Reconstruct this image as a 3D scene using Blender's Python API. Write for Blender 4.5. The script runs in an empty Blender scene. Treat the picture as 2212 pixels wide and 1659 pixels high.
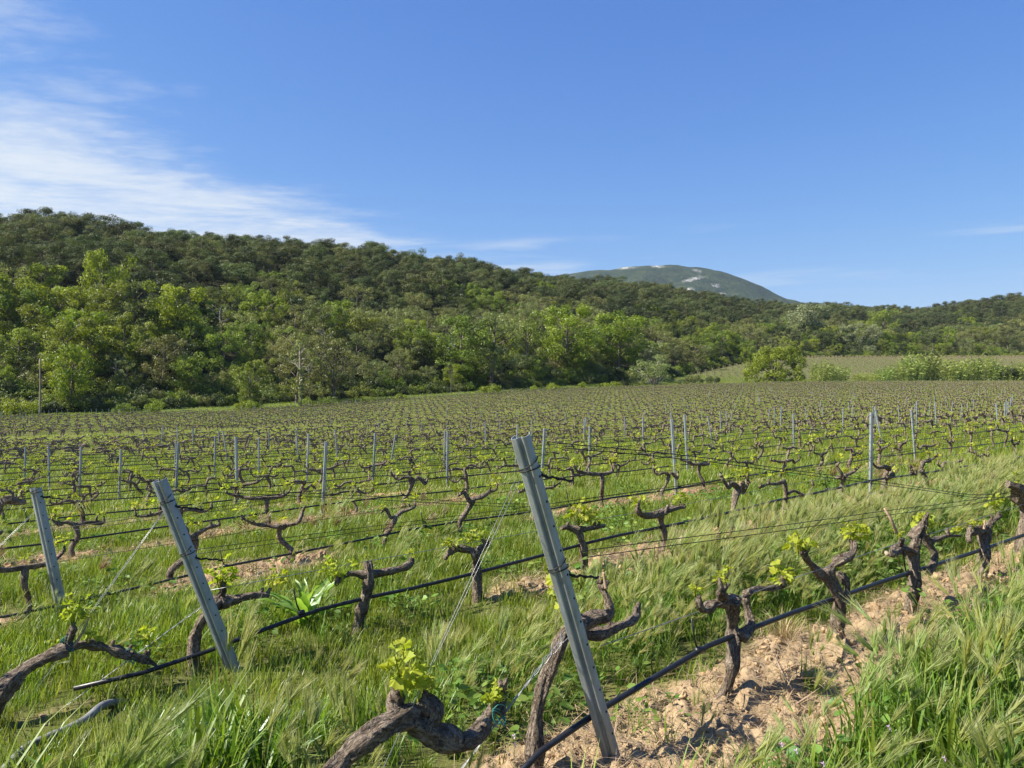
import bpy, math, random
import numpy as np
from mathutils import Vector, Matrix

random.seed(7)
RNG = np.random.default_rng(11)
SC = bpy.context.scene
COL = SC.collection

# ------------------------------------------------------------------ camera
EYE = 1.6
F, CX, CY = 1661.0, 1106.0, 829.0            # photograph measured on a 2212 x 1659 grid
cam_d = bpy.data.cameras.new('camera')
cam_d.sensor_width = 36.0
cam_d.lens = 36.0 * F / 2212.0
cam_d.clip_start = 0.05
cam_d.clip_end = 30000
cam = bpy.data.objects.new('camera', cam_d)
cam.location = (0, 0, EYE)
cam.rotation_euler = (math.radians(90), 0, 0)
COL.objects.link(cam)
SC.camera = cam

# ------------------------------------------------------------------ sky and sun
SUN_EL, SUN_TO = math.radians(43), Vector((-0.98, -0.2, 0)).normalized()
SUN_DIR = Vector((SUN_TO.x * math.cos(SUN_EL), SUN_TO.y * math.cos(SUN_EL), math.sin(SUN_EL)))
world = bpy.data.worlds.new('World')
SC.world = world
world.use_nodes = True
wt = world.node_tree
wt.nodes.clear()


def N(tree, typ, **kw):
    n = tree.nodes.new(typ)
    for k, v in kw.items():
        if k.startswith('i_'):
            n.inputs[k[2:].replace('_', ' ')].default_value = v
        elif k.startswith('n_'):
            n.inputs[int(k[2:])].default_value = v
        else:
            setattr(n, k, v)
    return n


def L(tree, a, b):
    tree.links.new(a, b)


def MATH(tree, op, a, b=None, c=None, clamp=False):
    n = tree.nodes.new('ShaderNodeMath')
    n.operation = op
    n.use_clamp = clamp
    for i, v in enumerate((a, b, c)):
        if v is None:
            continue
        if isinstance(v, (int, float)):
            n.inputs[i].default_value = v
        else:
            tree.links.new(v, n.inputs[i])
    return n.outputs[0]


def MAPR(tree, v, a, b, c=0.0, d=1.0, smooth=True):
    n = tree.nodes.new('ShaderNodeMapRange')
    n.interpolation_type = 'SMOOTHSTEP' if smooth else 'LINEAR'
    tree.links.new(v, n.inputs[0])
    for i, x in enumerate((a, b, c, d)):
        n.inputs[i + 1].default_value = x
    return n.outputs[0]


def MIX(tree, fac, a, b, typ='MIX'):
    n = tree.nodes.new('ShaderNodeMix')
    n.data_type = 'RGBA'
    n.blend_type = typ
    for idx, v in ((0, fac), (6, a), (7, b)):
        if isinstance(v, (int, float)):
            n.inputs[idx].default_value = v
        elif isinstance(v, (tuple, list)):
            n.inputs[idx].default_value = tuple(v) + ((1.0,) if len(v) == 3 else ())
        else:
            tree.links.new(v, n.inputs[idx])
    return n.outputs[2]


sky = N(wt, 'ShaderNodeTexSky', sky_type='NISHITA', sun_disc=False, sun_elevation=SUN_EL,
        sun_rotation=math.atan2(SUN_TO.x, SUN_TO.y), altitude=200, air_density=1.0, dust_density=0.05, ozone_density=2.2)
tc = N(wt, 'ShaderNodeTexCoord')
sep = N(wt, 'ShaderNodeSeparateXYZ')
L(wt, tc.outputs['Generated'], sep.inputs[0])
dz = MATH(wt, 'MAXIMUM', sep.outputs[2], 0.03)
qx = MATH(wt, 'DIVIDE', sep.outputs[0], dz)      # where the view ray meets a high cloud sheet
qy = MATH(wt, 'DIVIDE', sep.outputs[1], dz)
comb = N(wt, 'ShaderNodeCombineXYZ')
L(wt, qx, comb.inputs[0]); L(wt, qy, comb.inputs[1])
mp = N(wt, 'ShaderNodeMapping')
mp.inputs['Rotation'].default_value = (0, 0, math.radians(-24))
mp.inputs['Scale'].default_value = (1.1, 1.7, 1.0)
L(wt, comb.outputs[0], mp.inputs[0])
ns1 = N(wt, 'ShaderNodeTexNoise', i_Scale=1.25, i_Detail=12.0, i_Roughness=0.6, i_Distortion=0.35)
L(wt, mp.outputs[0], ns1.inputs['Vector'])
ns2 = N(wt, 'ShaderNodeTexNoise', i_Scale=0.55, i_Detail=3.0, i_Roughness=0.5, i_Distortion=0.3)
L(wt, comb.outputs[0], ns2.inputs['Vector'])
ns3 = N(wt, 'ShaderNodeTexNoise', i_Scale=6.0, i_Detail=6.0, i_Roughness=0.6, i_Distortion=0.2)
L(wt, mp.outputs[0], ns3.inputs['Vector'])
far = MATH(wt, 'MAXIMUM', MATH(wt, 'SUBTRACT', qy, 3.2), 0.0)
edge = MATH(wt, 'ADD', MATH(wt, 'MULTIPLY', far, 0.33), -1.15)
wob = MATH(wt, 'MULTIPLY', MATH(wt, 'SUBTRACT', ns2.outputs[0], 0.5), 1.0)
inside = MATH(wt, 'ADD', MATH(wt, 'SUBTRACT', edge, qx), wob)
bank = MAPR(wt, inside, -0.9, 1.1)
lim = MAPR(wt, qy, 5.6, 7.0, 1.0, 0.8)
tex = MATH(wt, 'ADD', MATH(wt, 'MULTIPLY', ns1.outputs[0], 0.72), MATH(wt, 'MULTIPLY', ns3.outputs[0], 0.28))
tex2 = MAPR(wt, MATH(wt, 'ADD', tex, MATH(wt, 'MULTIPLY', bank, 0.62)), 0.76, 1.30)
cloud = MATH(wt, 'MULTIPLY', tex2, lim)
# low streaks near the skyline
mp2 = N(wt, 'ShaderNodeMapping')
mp2.inputs['Scale'].default_value = (2.4, 2.4, 26.0)
L(wt, tc.outputs['Generated'], mp2.inputs[0])
ns4 = N(wt, 'ShaderNodeTexNoise', i_Scale=1.5, i_Detail=6.0, i_Roughness=0.55, i_Distortion=0.3)
L(wt, mp2.outputs[0], ns4.inputs['Vector'])
lowband = MATH(wt, 'MULTIPLY', MAPR(wt, sep.outputs[2], 0.10, 0.14), MAPR(wt, sep.outputs[2], 0.165, 0.205, 1.0, 0.0))
low = MATH(wt, 'MULTIPLY', MATH(wt, 'MULTIPLY', lowband, MAPR(wt, ns4.outputs[0], 0.5, 0.72)), 0.5)
cl = MATH(wt, 'MULTIPLY', MATH(wt, 'MAXIMUM', cloud, low), 0.97, clamp=True)
hsv = N(wt, 'ShaderNodeHueSaturation', i_Hue=0.497, i_Saturation=1.12, i_Value=1.0)
L(wt, sky.outputs[0], hsv.inputs['Color'])
SKY_STRENGTH = 0.099
tinted = MIX(wt, 1.0, hsv.outputs[0], (0.53, 0.69, 0.94), 'MULTIPLY')     # white balance of the photograph
sc_ = N(wt, 'ShaderNodeSeparateColor'); L(wt, tinted, sc_.inputs[0])
cc_ = N(wt, 'ShaderNodeCombineColor')
for ch_, (a_, b_) in enumerate(((1.18, 0.0), (1.03, 0.108), (0.555, 0.155))):   # soft highlight roll-off of the camera towards the skyline
    L(wt, MATH(wt, 'DIVIDE', sc_.outputs[ch_], MATH(wt, 'MULTIPLY_ADD', sc_.outputs[ch_], b_, a_)), cc_.inputs[ch_])
tinted = cc_.outputs[0]
col = MIX(wt, cl, tinted, (3.6, 3.85, 4.15))
bg = N(wt, 'ShaderNodeBackground', i_Strength=SKY_STRENGTH)
L(wt, col, bg.inputs[0])
wo = N(wt, 'ShaderNodeOutputWorld')
L(wt, bg.outputs[0], wo.inputs[0])

sun_d = bpy.data.lights.new('sun', 'SUN')
sun_d.energy = 5.0
sun_d.angle = math.radians(0.53)
sun_d.color = (1.0, 0.93, 0.81)
sun = bpy.data.objects.new('sun', sun_d)
sun.rotation_euler = SUN_DIR.to_track_quat('Z', 'Y').to_euler()
sun.location = (-30, -10, 40)
COL.objects.link(sun)

SC.view_settings.view_transform = 'Standard'
SC.view_settings.look = 'None'
SC.view_settings.exposure = 1.15
SC.view_settings.gamma = 1.0
SC.view_settings.use_curve_mapping = False
SC.cycles.use_denoising = True
SC.cycles.max_bounces = 7
SC.cycles.diffuse_bounces = 3
SC.cycles.transmission_bounces = 4
SC.cycles.transparent_max_bounces = 6
SC.cycles.volume_bounces = 0
SC.cycles.caustics_reflective = False
SC.cycles.caustics_refractive = False

# ------------------------------------------------------------------ layout of the place
TH = math.atan((3200.0 - CX) / F)            # the vine rows run this far right of the view axis
SU, CU = math.sin(TH), math.cos(TH)
ROW_RZ = math.atan2(CU, SU)
P1, RS, VS = 2.3, 2.392, 1.05                # first row, row spacing, vine spacing (metres)


def rowp(k):
    return P1 + RS * (k - 1)


def tp2xy(t, p):
    return t * SU - p * CU, t * CU + p * SU


def xy2tp(x, y):
    return x * SU + y * CU, -x * CU + y * SU


def on_row(k, px, py, off=0.0):
    """point of the vertical plane of row k that the photograph shows at px, py"""
    p = rowp(k)
    y = F * p / (CU * (3200.0 - px))
    x = (px - CX) / F * y
    return Vector((x - CU * off, y + SU * off, EYE - (py - CY) / F * y))


def on_ground(px, py, zg=0.0):
    y = (EYE - zg) * F / (py - CY)
    return Vector(((px - CX) / F * y, y, zg))


def sstep(a, b, x):
    q = np.clip((np.asarray(x, float) - a) / (b - a), 0, 1)
    return q * q * (3 - 2 * q)


# ---- smooth value noise for terrain and scatter
_PERM = np.random.default_rng(5).random((256, 256))


def vnoise(x, y):
    x = np.asarray(x, float); y = np.asarray(y, float)
    xi = np.floor(x).astype(int); yi = np.floor(y).astype(int)
    fx = x - xi; fy = y - yi
    fx = fx * fx * (3 - 2 * fx); fy = fy * fy * (3 - 2 * fy)
    a = _PERM[xi & 255, yi & 255]; b = _PERM[(xi + 1) & 255, yi & 255]
    c = _PERM[xi & 255, (yi + 1) & 255]; d = _PERM[(xi + 1) & 255, (yi + 1) & 255]
    return (a * (1 - fx) + b * fx) * (1 - fy) + (c * (1 - fx) + d * fx) * fy


def fbm(x, y, o=4):
    s = 0.0; a = 0.5; tot = 0
    for i in range(o):
        s = s + a * vnoise(np.asarray(x) * 2 ** i + 17.3 * i, np.asarray(y) * 2 ** i + 9.1 * i)
        tot += a; a *= 0.5
    return s / tot


KS = np.array([-1500, 0, 350, 700, 1000, 1250, 1450, 1700, 2000, 2212, 3600.])
KD0 = np.array([100, 112, 128, 146, 164, 188, 232, 318, 350, 355, 380.])       # foot of the wooded hill
KD1 = np.array([280, 300, 320, 350, 400, 470, 560, 680, 760, 700, 620.])       # its crest
KTOP = np.array([420, 452, 482, 516, 563, 603, 622, 660, 667, 641, 600.])      # crest tree tops in the photograph
KZB = np.array([-3.0, -3.0, -2.6, -1.5, -0.1, 1.4, 3.2, 12.5, 13.6, 14.0, 14.0])
KZC = np.zeros(len(KS))
for _i in range(len(KS)):                                # crest height that puts its tree tops where the photograph has them
    _f = np.linspace(0, 1.1, 60); _Y = KD0[_i] + _f * (KD1[_i] - KD0[_i])
    _s = np.sin(np.clip(_f, 0, 1) * math.pi / 2) ** 1.08
    KZC[_i] = np.min(((CY - KTOP[_i]) / F * _Y[20:] + EYE - (13.2 if KS[_i] < 800 else 11.0) - KZB[_i]) / _s[20:]) + KZB[_i]


def screen_x(x, y):
    return CX + F * np.asarray(x) / np.maximum(np.asarray(y), 25.0)


def hill_frac(x, y):
    s = screen_x(x, y)
    return (y - np.interp(s, KS, KD0)) / (np.interp(s, KS, KD1) - np.interp(s, KS, KD0))


def field_far(s):
    return np.interp(s, [-1500, 1150, 1260, 1450, 1700, 2212, 3600], [400, 168, 172, 206, 214, 220, 226])


def soil_dist(x, y):
    t, p = xy2tp(np.asarray(x, float), np.asarray(y, float))
    q = (p - P1) / RS
    k = np.round(q)
    return t, p, k + 1, (q - k) * RS


def soil_mask(x, y):
    """1 on the tilled strip under a vine row, 0 on the grass"""
    t, p, k, d = soil_dist(x, y)
    w = 0.31 + 0.34 * (fbm(t * 1.3 + 31, p * 1.3, 3) - 0.5)
    w = np.where(k < 1, -1.0, w)
    w = np.where(k >= 2, w * sstep(0.34, 0.56, fbm(t * .75 + 11 * k, k * 7.3, 2)) * 1.15 - .03, w)     # the tilled strip is broken up by grass
    near = np.where((k == 1) & (d < 0), 0.22 * (1 - sstep(3.2, 5.0, t)) + 0.02, 0.0)
    w = w + np.where(k == 1, near, 0)
    w = w * np.where(k == 1, sstep(1.25, 1.9, t), 1.0)
    w = w * np.where(k == 2, sstep(0.55, 1.0, t), 1.0)
    m = 1 - sstep(-0.10, 0.08, np.abs(d) - w)
    far = (p < 122) & (np.asarray(y) < field_far(screen_x(x, y)))
    return m * far


# the vineyard falls away from the camera into a shallow bowl and climbs again to its far edge
BS = np.array([-400, 0, 500, 1106, 1700, 2212, 2700.])
BY = np.array([7., 24, 50, 80, 120, 160, 220, 300])
BZ = np.array([[-2.95, -2.85, -2.7, -2.35, -1.85, -1.6, -1.5],
               [-4.2, -4.1, -3.85, -3.5, -2.7, -2.2, -2.0],
               [-4.8, -4.7, -4.45, -3.7, -2.5, -2.0, -1.8],
               [-4.6, -4.6, -4.5, -2.7, -1.6, -1.2, -1.1],
               [-4.6, -4.6, -4.1, -1.55, -0.6, -0.4, -0.3],
               [-4.6, -4.6, -4.0, -1.0, 0.4, 0.5, 0.5],
               [-4.6, -4.6, -4.0, -1.0, 0.4, 0.5, 0.5]]) + EYE


def field_z(z, s, yy):
    rows_ = [np.interp(s, BS, r) for r in BZ]
    out = np.array(z, float)
    lv = [z] + rows_
    for i in range(len(BY) - 1):
        w = (yy - BY[i]) / (BY[i + 1] - BY[i])
        m = (w > 0) & (w <= 1)
        w = w * w * (3 - 2 * w) if i == 0 else w
        out = np.where(m, lv[i] * (1 - w) + lv[i + 1] * w, out)
    return np.where(yy > BY[-1], lv[-1], out)


def ground_z(x, y, fine=False):
    x = np.asarray(x, float); y = np.asarray(y, float)
    z = np.where(x < 0, 0.058 * 60 * np.tanh(x / 60), 0.045 * 40 * np.tanh(x / 40)) - 0.02
    yy = np.maximum(y, 0)
    s = screen_x(x, y)
    z = field_z(z, s, yy)
    d0 = np.interp(s, KS, KD0); d1 = np.interp(s, KS, KD1)
    zb = np.interp(s, KS, KZB); zc = np.interp(s, KS, KZC)
    ff = np.minimum(np.interp(s, KS, [95, 105, 116, 132, 150, 172, 206, 214, 218, 220, 226.]), d0 - 8)
    q = sstep(ff, d0, yy)
    z = z * (1 - q) + zb * q
    fr = (yy - d0) / (d1 - d0)
    sl = np.where(fr < 1, np.sin(np.clip(fr, 0, 1) * math.pi / 2) ** 1.08, 1.0)
    bump = 4.0 * (fbm(x / 45.0, y / 45.0, 3) - 0.5) * np.clip(fr * 3, 0, 1)
    over = np.clip(fr - 1.0, 0, 6)
    z = z + np.where(fr > 0, (zc - zb) * sl + bump - over * 26.0, 0)
    near = 1 - sstep(20, 40, np.hypot(x, y))
    z = z + near * 0.07 * (fbm(x * 0.9, y * 0.9, 2) - 0.5)
    if fine:
        m = soil_mask(x, y)
        cl = np.abs(fbm(x * 9, y * 9, 3) - 0.5) * 2
        z = z + near * m * (0.03 + 0.09 * (fbm(x * 3.6, y * 3.6, 3) - 0.5) + 0.085 * (cl - 0.25)
                            + 0.075 * (fbm(x * 17, y * 17, 3) - 0.5))
    return z


def gz(x, y):
    return float(ground_z(np.array([x]), np.array([y]))[0])


# ------------------------------------------------------------------ mesh helpers
def new_mesh(name, verts, faces, mats, tcs=None, mat_idx=None, smooth=True, attrs=None):
    me = bpy.data.meshes.new(name)
    me.from_pydata([tuple(v) for v in verts], [], [tuple(f) for f in faces])
    for m in mats:
        me.materials.append(m)
    if mat_idx is not None:
        me.polygons.foreach_set('material_index', np.asarray(mat_idx, dtype=np.int32))
    if smooth:
        me.polygons.foreach_set('use_smooth', np.ones(len(me.polygons), dtype=bool))
    if tcs is not None:
        a = me.attributes.new('tc', 'FLOAT_VECTOR', 'POINT')
        a.data.foreach_set('vector', np.asarray(tcs, dtype=np.float32).ravel())
    for nm, vals in (attrs or {}).items():
        a = me.attributes.new(nm, 'FLOAT', 'POINT')
        a.data.foreach_set('value', np.asarray(vals, dtype=np.float32))
    me.update()
    return me


def mesh_np(name, V, Fq, mats, nside, attrs=None, smooth=False):
    """fast build: V (n,3), Fq (m,nside)"""
    me = bpy.data.meshes.new(name)
    V = np.asarray(V, dtype=np.float32); Fq = np.asarray(Fq, dtype=np.int32)
    me.vertices.add(len(V)); me.vertices.foreach_set('co', V.ravel())
    me.loops.add(Fq.size); me.loops.foreach_set('vertex_index', Fq.ravel())
    me.polygons.add(len(Fq))
    me.polygons.foreach_set('loop_start', np.arange(0, Fq.size, nside, dtype=np.int32))
    if smooth:
        me.polygons.foreach_set('use_smooth', np.ones(len(Fq), dtype=bool))
    for m in mats:
        me.materials.append(m)
    for nm, vals in (attrs or {}).items():
        a = me.attributes.new(nm, 'FLOAT', 'POINT')
        a.data.foreach_set('value', np.asarray(vals, dtype=np.float32))
    me.update(calc_edges=True)
    me.validate()
    return me


def link(name, data, parent=None, loc=None, rz=None):
    o = bpy.data.objects.new(name, data)
    COL.objects.link(o)
    if parent is not None:
        o.parent = parent
    if loc is not None:
        o.location = loc
    if rz is not None:
        o.rotation_euler = (0, 0, rz)
    return o


def tag(o, label=None, cat=None, group=None, kind=None):
    if label: o['label'] = label
    if cat: o['category'] = cat
    if group: o['group'] = group
    if kind: o['kind'] = kind
    return o


def thing(name, label, cat, loc=(0, 0, 0), rz=0.0, group=None):
    o = link(name, None, None, loc, rz)
    o.empty_display_size = 0.1
    return tag(o, label, cat, group)


def resample(pts, rad, n):
    """Catmull-Rom through the control points"""
    P = np.array([tuple(p) for p in pts], float); R = np.array(rad, float)
    if len(P) == 2:
        w = np.linspace(0, 1, n)[:, None]
        return P[0] * (1 - w) + P[1] * w, R[0] + (R[1] - R[0]) * w[:, 0]
    Pe = np.vstack([2 * P[0] - P[1], P, 2 * P[-1] - P[-2]])
    seg = np.linspace(0, len(P) - 1, n)
    i = np.minimum(seg.astype(int), len(P) - 2); f = (seg - i)[:, None]
    p0, p1, p2, p3 = Pe[i], Pe[i + 1], Pe[i + 2], Pe[i + 3]
    Q = 0.5 * ((2 * p1) + (-p0 + p2) * f + (2 * p0 - 5 * p1 + 4 * p2 - p3) * f ** 2 + (-p0 + 3 * p1 - 3 * p2 + p3) * f ** 3)
    return Q, np.interp(seg, np.arange(len(P)), R)


class MB:
    """collects tubes and polygons for one mesh"""

    def __init__(self):
        self.v = []; self.f = []; self.m = []; self.tc = []

    def tube(self, pts, rad, sides=8, n=None, rough=0.0, seed=0, mat=0, cap=True, dome=False, knot=0.0, flakes=0):
        if n is None:
            n = len(pts)
        Q, R = resample(pts, rad, n)
        rg = np.random.default_rng(seed)
        base = len(self.v)
        d = np.gradient(Q, axis=0)
        d /= np.maximum(np.linalg.norm(d, axis=1)[:, None], 1e-9)
        up = np.array([0.31, 0.27, 0.91])
        if abs(d[0] @ up) > 0.93:
            up = np.array([0.9, -0.3, 0.1])
        x = np.cross(d[0], up); x /= np.linalg.norm(x)
        ln = 0.0
        ph = rg.random(4) * 10
        if dome:
            R = R.copy(); R[-1] *= 0.45; R[-2] *= 0.92
        for i in range(n):
            if i:
                ln += np.linalg.norm(Q[i] - Q[i - 1])
                x = x - d[i] * (x @ d[i]); x /= np.linalg.norm(x)
            y = np.cross(d[i], x)
            lump = 1 + knot * (vnoise(ln * 16 + ph[0], ph[1]) - 0.45) * 2
            for j in range(sides):
                a = 2 * math.pi * j / sides
                r = R[i] * lump
                if rough:
                    at_ = a + ln * 2.2
                    r *= (1 + rough * 1.5 * (2 * vnoise(math.cos(at_) * 2.1 + ph[2] + 20, math.sin(at_) * 2.1 + ln * 2.0 + 20) - 1)
                          + rough * 0.7 * (2 * vnoise(math.cos(at_) * 5 + ph[3] + 40, math.sin(at_) * 5 + ln * 14 + 40) - 1))
                q = Q[i] + r * (math.cos(a) * x + math.sin(a) * y)
                self.v.append(q); self.tc.append((math.cos(a) * R[i] * 1.0 + ph[0], math.sin(a) * R[i], ln))
        for i in range(n - 1):
            for j in range(sides):
                a = base + i * sides + j; b = base + i * sides + (j + 1) % sides
                self.f.append((a, b, b + sides, a + sides)); self.m.append(mat)
        for q in range(flakes):                                  # loose strips of bark
            i0 = int(rg.integers(1, max(2, n - 9))); L_ = int(rg.integers(3, 8)); j0 = int(rg.integers(sides)); dj = rg.choice([-1, 0, 1])
            fb = len(self.v); m_ = 0
            for s_ in range(L_ + 1):
                i = min(i0 + s_, n - 1)
                f_ = s_ / L_
                lift = R[i] * (0.02 + 0.16 * abs(f_ - 0.45) ** 1.5 * rg.uniform(.6, 1.4))
                for e_ in (0, 1):
                    v0 = self.v[base + i * sides + (j0 + e_ + (dj * s_) // 3) % sides]
                    o_ = v0 - Q[i]; o_ = o_ / max(np.linalg.norm(o_), 1e-6)
                    self.v.append(v0 + o_ * lift); self.tc.append((j0 * .37 + ph[0], e_ * .012, s_ * .012 + i0))
            for s_ in range(L_):
                a = fb + 2 * s_
                self.f.append((a, a + 1, a + 3, a + 2)); self.m.append(mat)
        if cap:
            self.f.append(tuple(base + j for j in reversed(range(sides)))); self.m.append(mat)
            self.f.append(tuple(base + (n - 1) * sides + j for j in range(sides))); self.m.append(mat)
        return self

    def poly(self, V, Fs, mat=0):
        b = len(self.v)
        for q in V:
            self.v.append(np.array(q, float)); self.tc.append((0, 0, 0))
        for f in Fs:
            self.f.append(tuple(b + i for i in f)); self.m.append(mat)
        return self

    def mesh(self, name, mats, smooth=True):
        return new_mesh(name, self.v, self.f, mats, self.tc, self.m, smooth)


# ------------------------------------------------------------------ materials
def mat(name):
    m = bpy.data.materials.new(name)
    m.use_nodes = True
    t = m.node_tree
    t.nodes.clear()
    out = N(t, 'ShaderNodeOutputMaterial')
    return m, t, out


def principled(t, out, color, rough=0.8, metal=0.0, bump=None, bstr=0.3, bdist=0.01, spec=0.3):
    b = N(t, 'ShaderNodeBsdfPrincipled')
    if isinstance(color, (tuple, list)):
        b.inputs['Base Color'].default_value = tuple(color) + (1,)
    else:
        L(t, color, b.inputs['Base Color'])
    if isinstance(rough, (int, float)):
        b.inputs['Roughness'].default_value = rough
    else:
        L(t, rough, b.inputs['Roughness'])
    b.inputs['Metallic'].default_value = metal
    b.inputs['Specular IOR Level'].default_value = spec
    if bump is not None:
        bn = N(t, 'ShaderNodeBump', i_Strength=bstr, i_Distance=bdist)
        L(t, bump, bn.inputs['Height'])
        L(t, bn.outputs[0], b.inputs['Normal'])
    L(t, b.outputs[0], out.inputs[0])
    return b


def ramp(t, v, stops):
    r = N(t, 'ShaderNodeValToRGB')
    e = r.color_ramp.elements
    while len(e) < len(stops):
        e.new(0.5)
    for i, (p, c) in enumerate(stops):
        e[i].position = p; e[i].color = tuple(c) + (1,)
    L(t, v, r.inputs[0])
    return r.outputs[0]


def mat_bark():
    m, t, out = mat('vine_bark')
    at = N(t, 'ShaderNodeAttribute', attribute_name='tc')
    mpn = N(t, 'ShaderNodeMapping'); mpn.inputs['Scale'].default_value = (1, 1, 0.3)
    L(t, at.outputs['Vector'], mpn.inputs[0])
    n1 = N(t, 'ShaderNodeTexNoise', i_Scale=120.0, i_Detail=6.0, i_Roughness=0.7, i_Distortion=0.8)
    L(t, mpn.outputs[0], n1.inputs['Vector'])
    n2 = N(t, 'ShaderNodeTexNoise', i_Scale=14.0, i_Detail=4.0)
    L(t, at.outputs['Vector'], n2.inputs['Vector'])
    n3 = N(t, 'ShaderNodeTexNoise', i_Scale=60.0, i_Detail=4.0, i_Roughness=0.6)
    L(t, at.outputs['Vector'], n3.inputs['Vector'])
    c = ramp(t, n1.outputs[0], [(0.30, (0.018, 0.014, 0.011)), (0.42, (0.09, 0.07, 0.053)), (0.54, (0.29, 0.235, 0.18)), (0.72, (0.50, 0.43, 0.345))])
    c = MIX(t, MAPR(t, n2.outputs[0], 0.45, 0.7, 0, 0.65), c, (0.21, 0.165, 0.125), 'MULTIPLY')
    c = MIX(t, 0.12, c, (0.26, 0.20, 0.15), 'MIX')
    h = MATH(t, 'ADD', n1.outputs[0], MATH(t, 'MULTIPLY', n3.outputs[0], 0.7))
    principled(t, out, c, 0.92, bump=h, bstr=1.0, bdist=0.02, spec=0.1)
    return m


def mat_leafy(name, stops, trans=0.45, rough=0.55, gloss=0.06, tint_attr=None, tmul=(1.25, 1.35, 0.55), hue=0.03, val=0.35):
    """leaf surface: diffuse, light coming through, a little gloss; varies from plant to plant"""
    m, t, out = mat(name)
    oi = N(t, 'ShaderNodeObjectInfo')
    if tint_attr:
        at = N(t, 'ShaderNodeAttribute', attribute_name=tint_attr)
        fac = at.outputs['Fac']
    else:
        geo = N(t, 'ShaderNodeNewGeometry')
        fac = geo.outputs['Random Per Island']
    c = ramp(t, fac, stops)
    h = N(t, 'ShaderNodeHueSaturation')
    L(t, MAPR(t, oi.outputs['Random'], 0, 1, 0.5 - hue, 0.5 + hue, False), h.inputs['Hue'])
    r2 = N(t, 'ShaderNodeMath'); r2.operation = 'FRACT'
    L(t, MATH(t, 'MULTIPLY', oi.outputs['Random'], 7.31), r2.inputs[0])
    L(t, MAPR(t, r2.outputs[0], 0, 1, 1 - val, 1 + val, False), h.inputs['Value'])
    L(t, c, h.inputs['Color'])
    d = N(t, 'ShaderNodeBsdfDiffuse'); L(t, h.outputs[0], d.inputs[0])
    tr = N(t, 'ShaderNodeBsdfTranslucent')
    L(t, MIX(t, 1.0, h.outputs[0], tmul, 'MULTIPLY'), tr.inputs[0])
    mx = N(t, 'ShaderNodeMixShader', n_0=trans); L(t, d.outputs[0], mx.inputs[1]); L(t, tr.outputs[0], mx.inputs[2])
    g = N(t, 'ShaderNodeBsdfGlossy', i_Roughness=rough); g.inputs[0].default_value = (0.9, 0.95, 1, 1)
    lw = N(t, 'ShaderNodeLayerWeight', i_Blend=0.35)
    mx2 = N(t, 'ShaderNodeMixShader')
    L(t, MATH(t, 'MULTIPLY', MATH(t, 'ADD', lw.outputs[0], 0.25), gloss * 2), mx2.inputs[0])
    L(t, mx.outputs[0], mx2.inputs[1]); L(t, g.outputs[0], mx2.inputs[2])
    L(t, mx2.outputs[0], out.inputs[0])
    return m


def mat_plain(name, c, rough=0.7, metal=0.0, nscale=40.0, var=0.25, bstr=0.2, spec=0.3):
    m, t, out = mat(name)
    tcn = N(t, 'ShaderNodeTexCoord')
    n1 = N(t, 'ShaderNodeTexNoise', i_Scale=nscale, i_Detail=4.0)
    L(t, tcn.outputs['Object'], n1.inputs['Vector'])
    lo = tuple(x * (1 - var) for x in c); hi = tuple(min(1, x * (1 + var)) for x in c)
    principled(t, out, ramp(t, n1.outputs[0], [(0.3, lo), (0.7, hi)]), rough, metal, n1.outputs[0], bstr, 0.004, spec)
    return m


def mat_steel():
    m, t, out = mat('galvanised_steel')
    tcn = N(t, 'ShaderNodeTexCoord')
    mpn = N(t, 'ShaderNodeMapping'); mpn.inputs['Scale'].default_value = (1, 1, 0.25)
    L(t, tcn.outputs['Object'], mpn.inputs[0])
    n1 = N(t, 'ShaderNodeTexNoise', i_Scale=18.0, i_Detail=6.0, i_Roughness=0.6)
    L(t, mpn.outputs[0], n1.inputs['Vector'])
    v = N(t, 'ShaderNodeTexVoronoi', i_Scale=90.0); L(t, tcn.outputs['Object'], v.inputs['Vector'])
    n2 = N(t, 'ShaderNodeTexNoise', i_Scale=5.0, i_Detail=3.0); L(t, tcn.outputs['Object'], n2.inputs['Vector'])
    c = ramp(t, n1.outputs[0], [(0.3, (0.25, 0.285, 0.295)), (0.55, (0.33, 0.37, 0.38)), (0.75, (0.40, 0.44, 0.445))])
    c = MIX(t, 0.10, c, v.outputs['Color'], 'MULTIPLY')
    sp = N(t, 'ShaderNodeSeparateXYZ'); L(t, tcn.outputs['Object'], sp.inputs[0])
    dirt = MATH(t, 'MULTIPLY', MAPR(t, sp.outputs[2], 0.0, 0.35, 1.0, 0.0), MAPR(t, n2.outputs[0], 0.35, 0.7))
    c = MIX(t, MATH(t, 'MULTIPLY', dirt, 0.7), c, (0.30, 0.235, 0.16))
    n5 = N(t, 'ShaderNodeTexNoise', i_Scale=30.0, i_Detail=6.0, i_Roughness=0.7); L(t, mpn.outputs[0], n5.inputs['Vector'])
    c = MIX(t, MAPR(t, n5.outputs[0], 0.58, 0.72, 0, 0.55), c, (0.17, 0.16, 0.145))
    c = MIX(t, MAPR(t, n2.outputs[0], 0.52, 0.75, 0, 0.35), c, (0.47, 0.48, 0.47))
    principled(t, out, c, MAPR(t, n1.outputs[0], 0.3, 0.7, 0.42, 0.6), 0.35, n1.outputs[0], 0.08, 0.003, 0.45)
    return m


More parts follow.
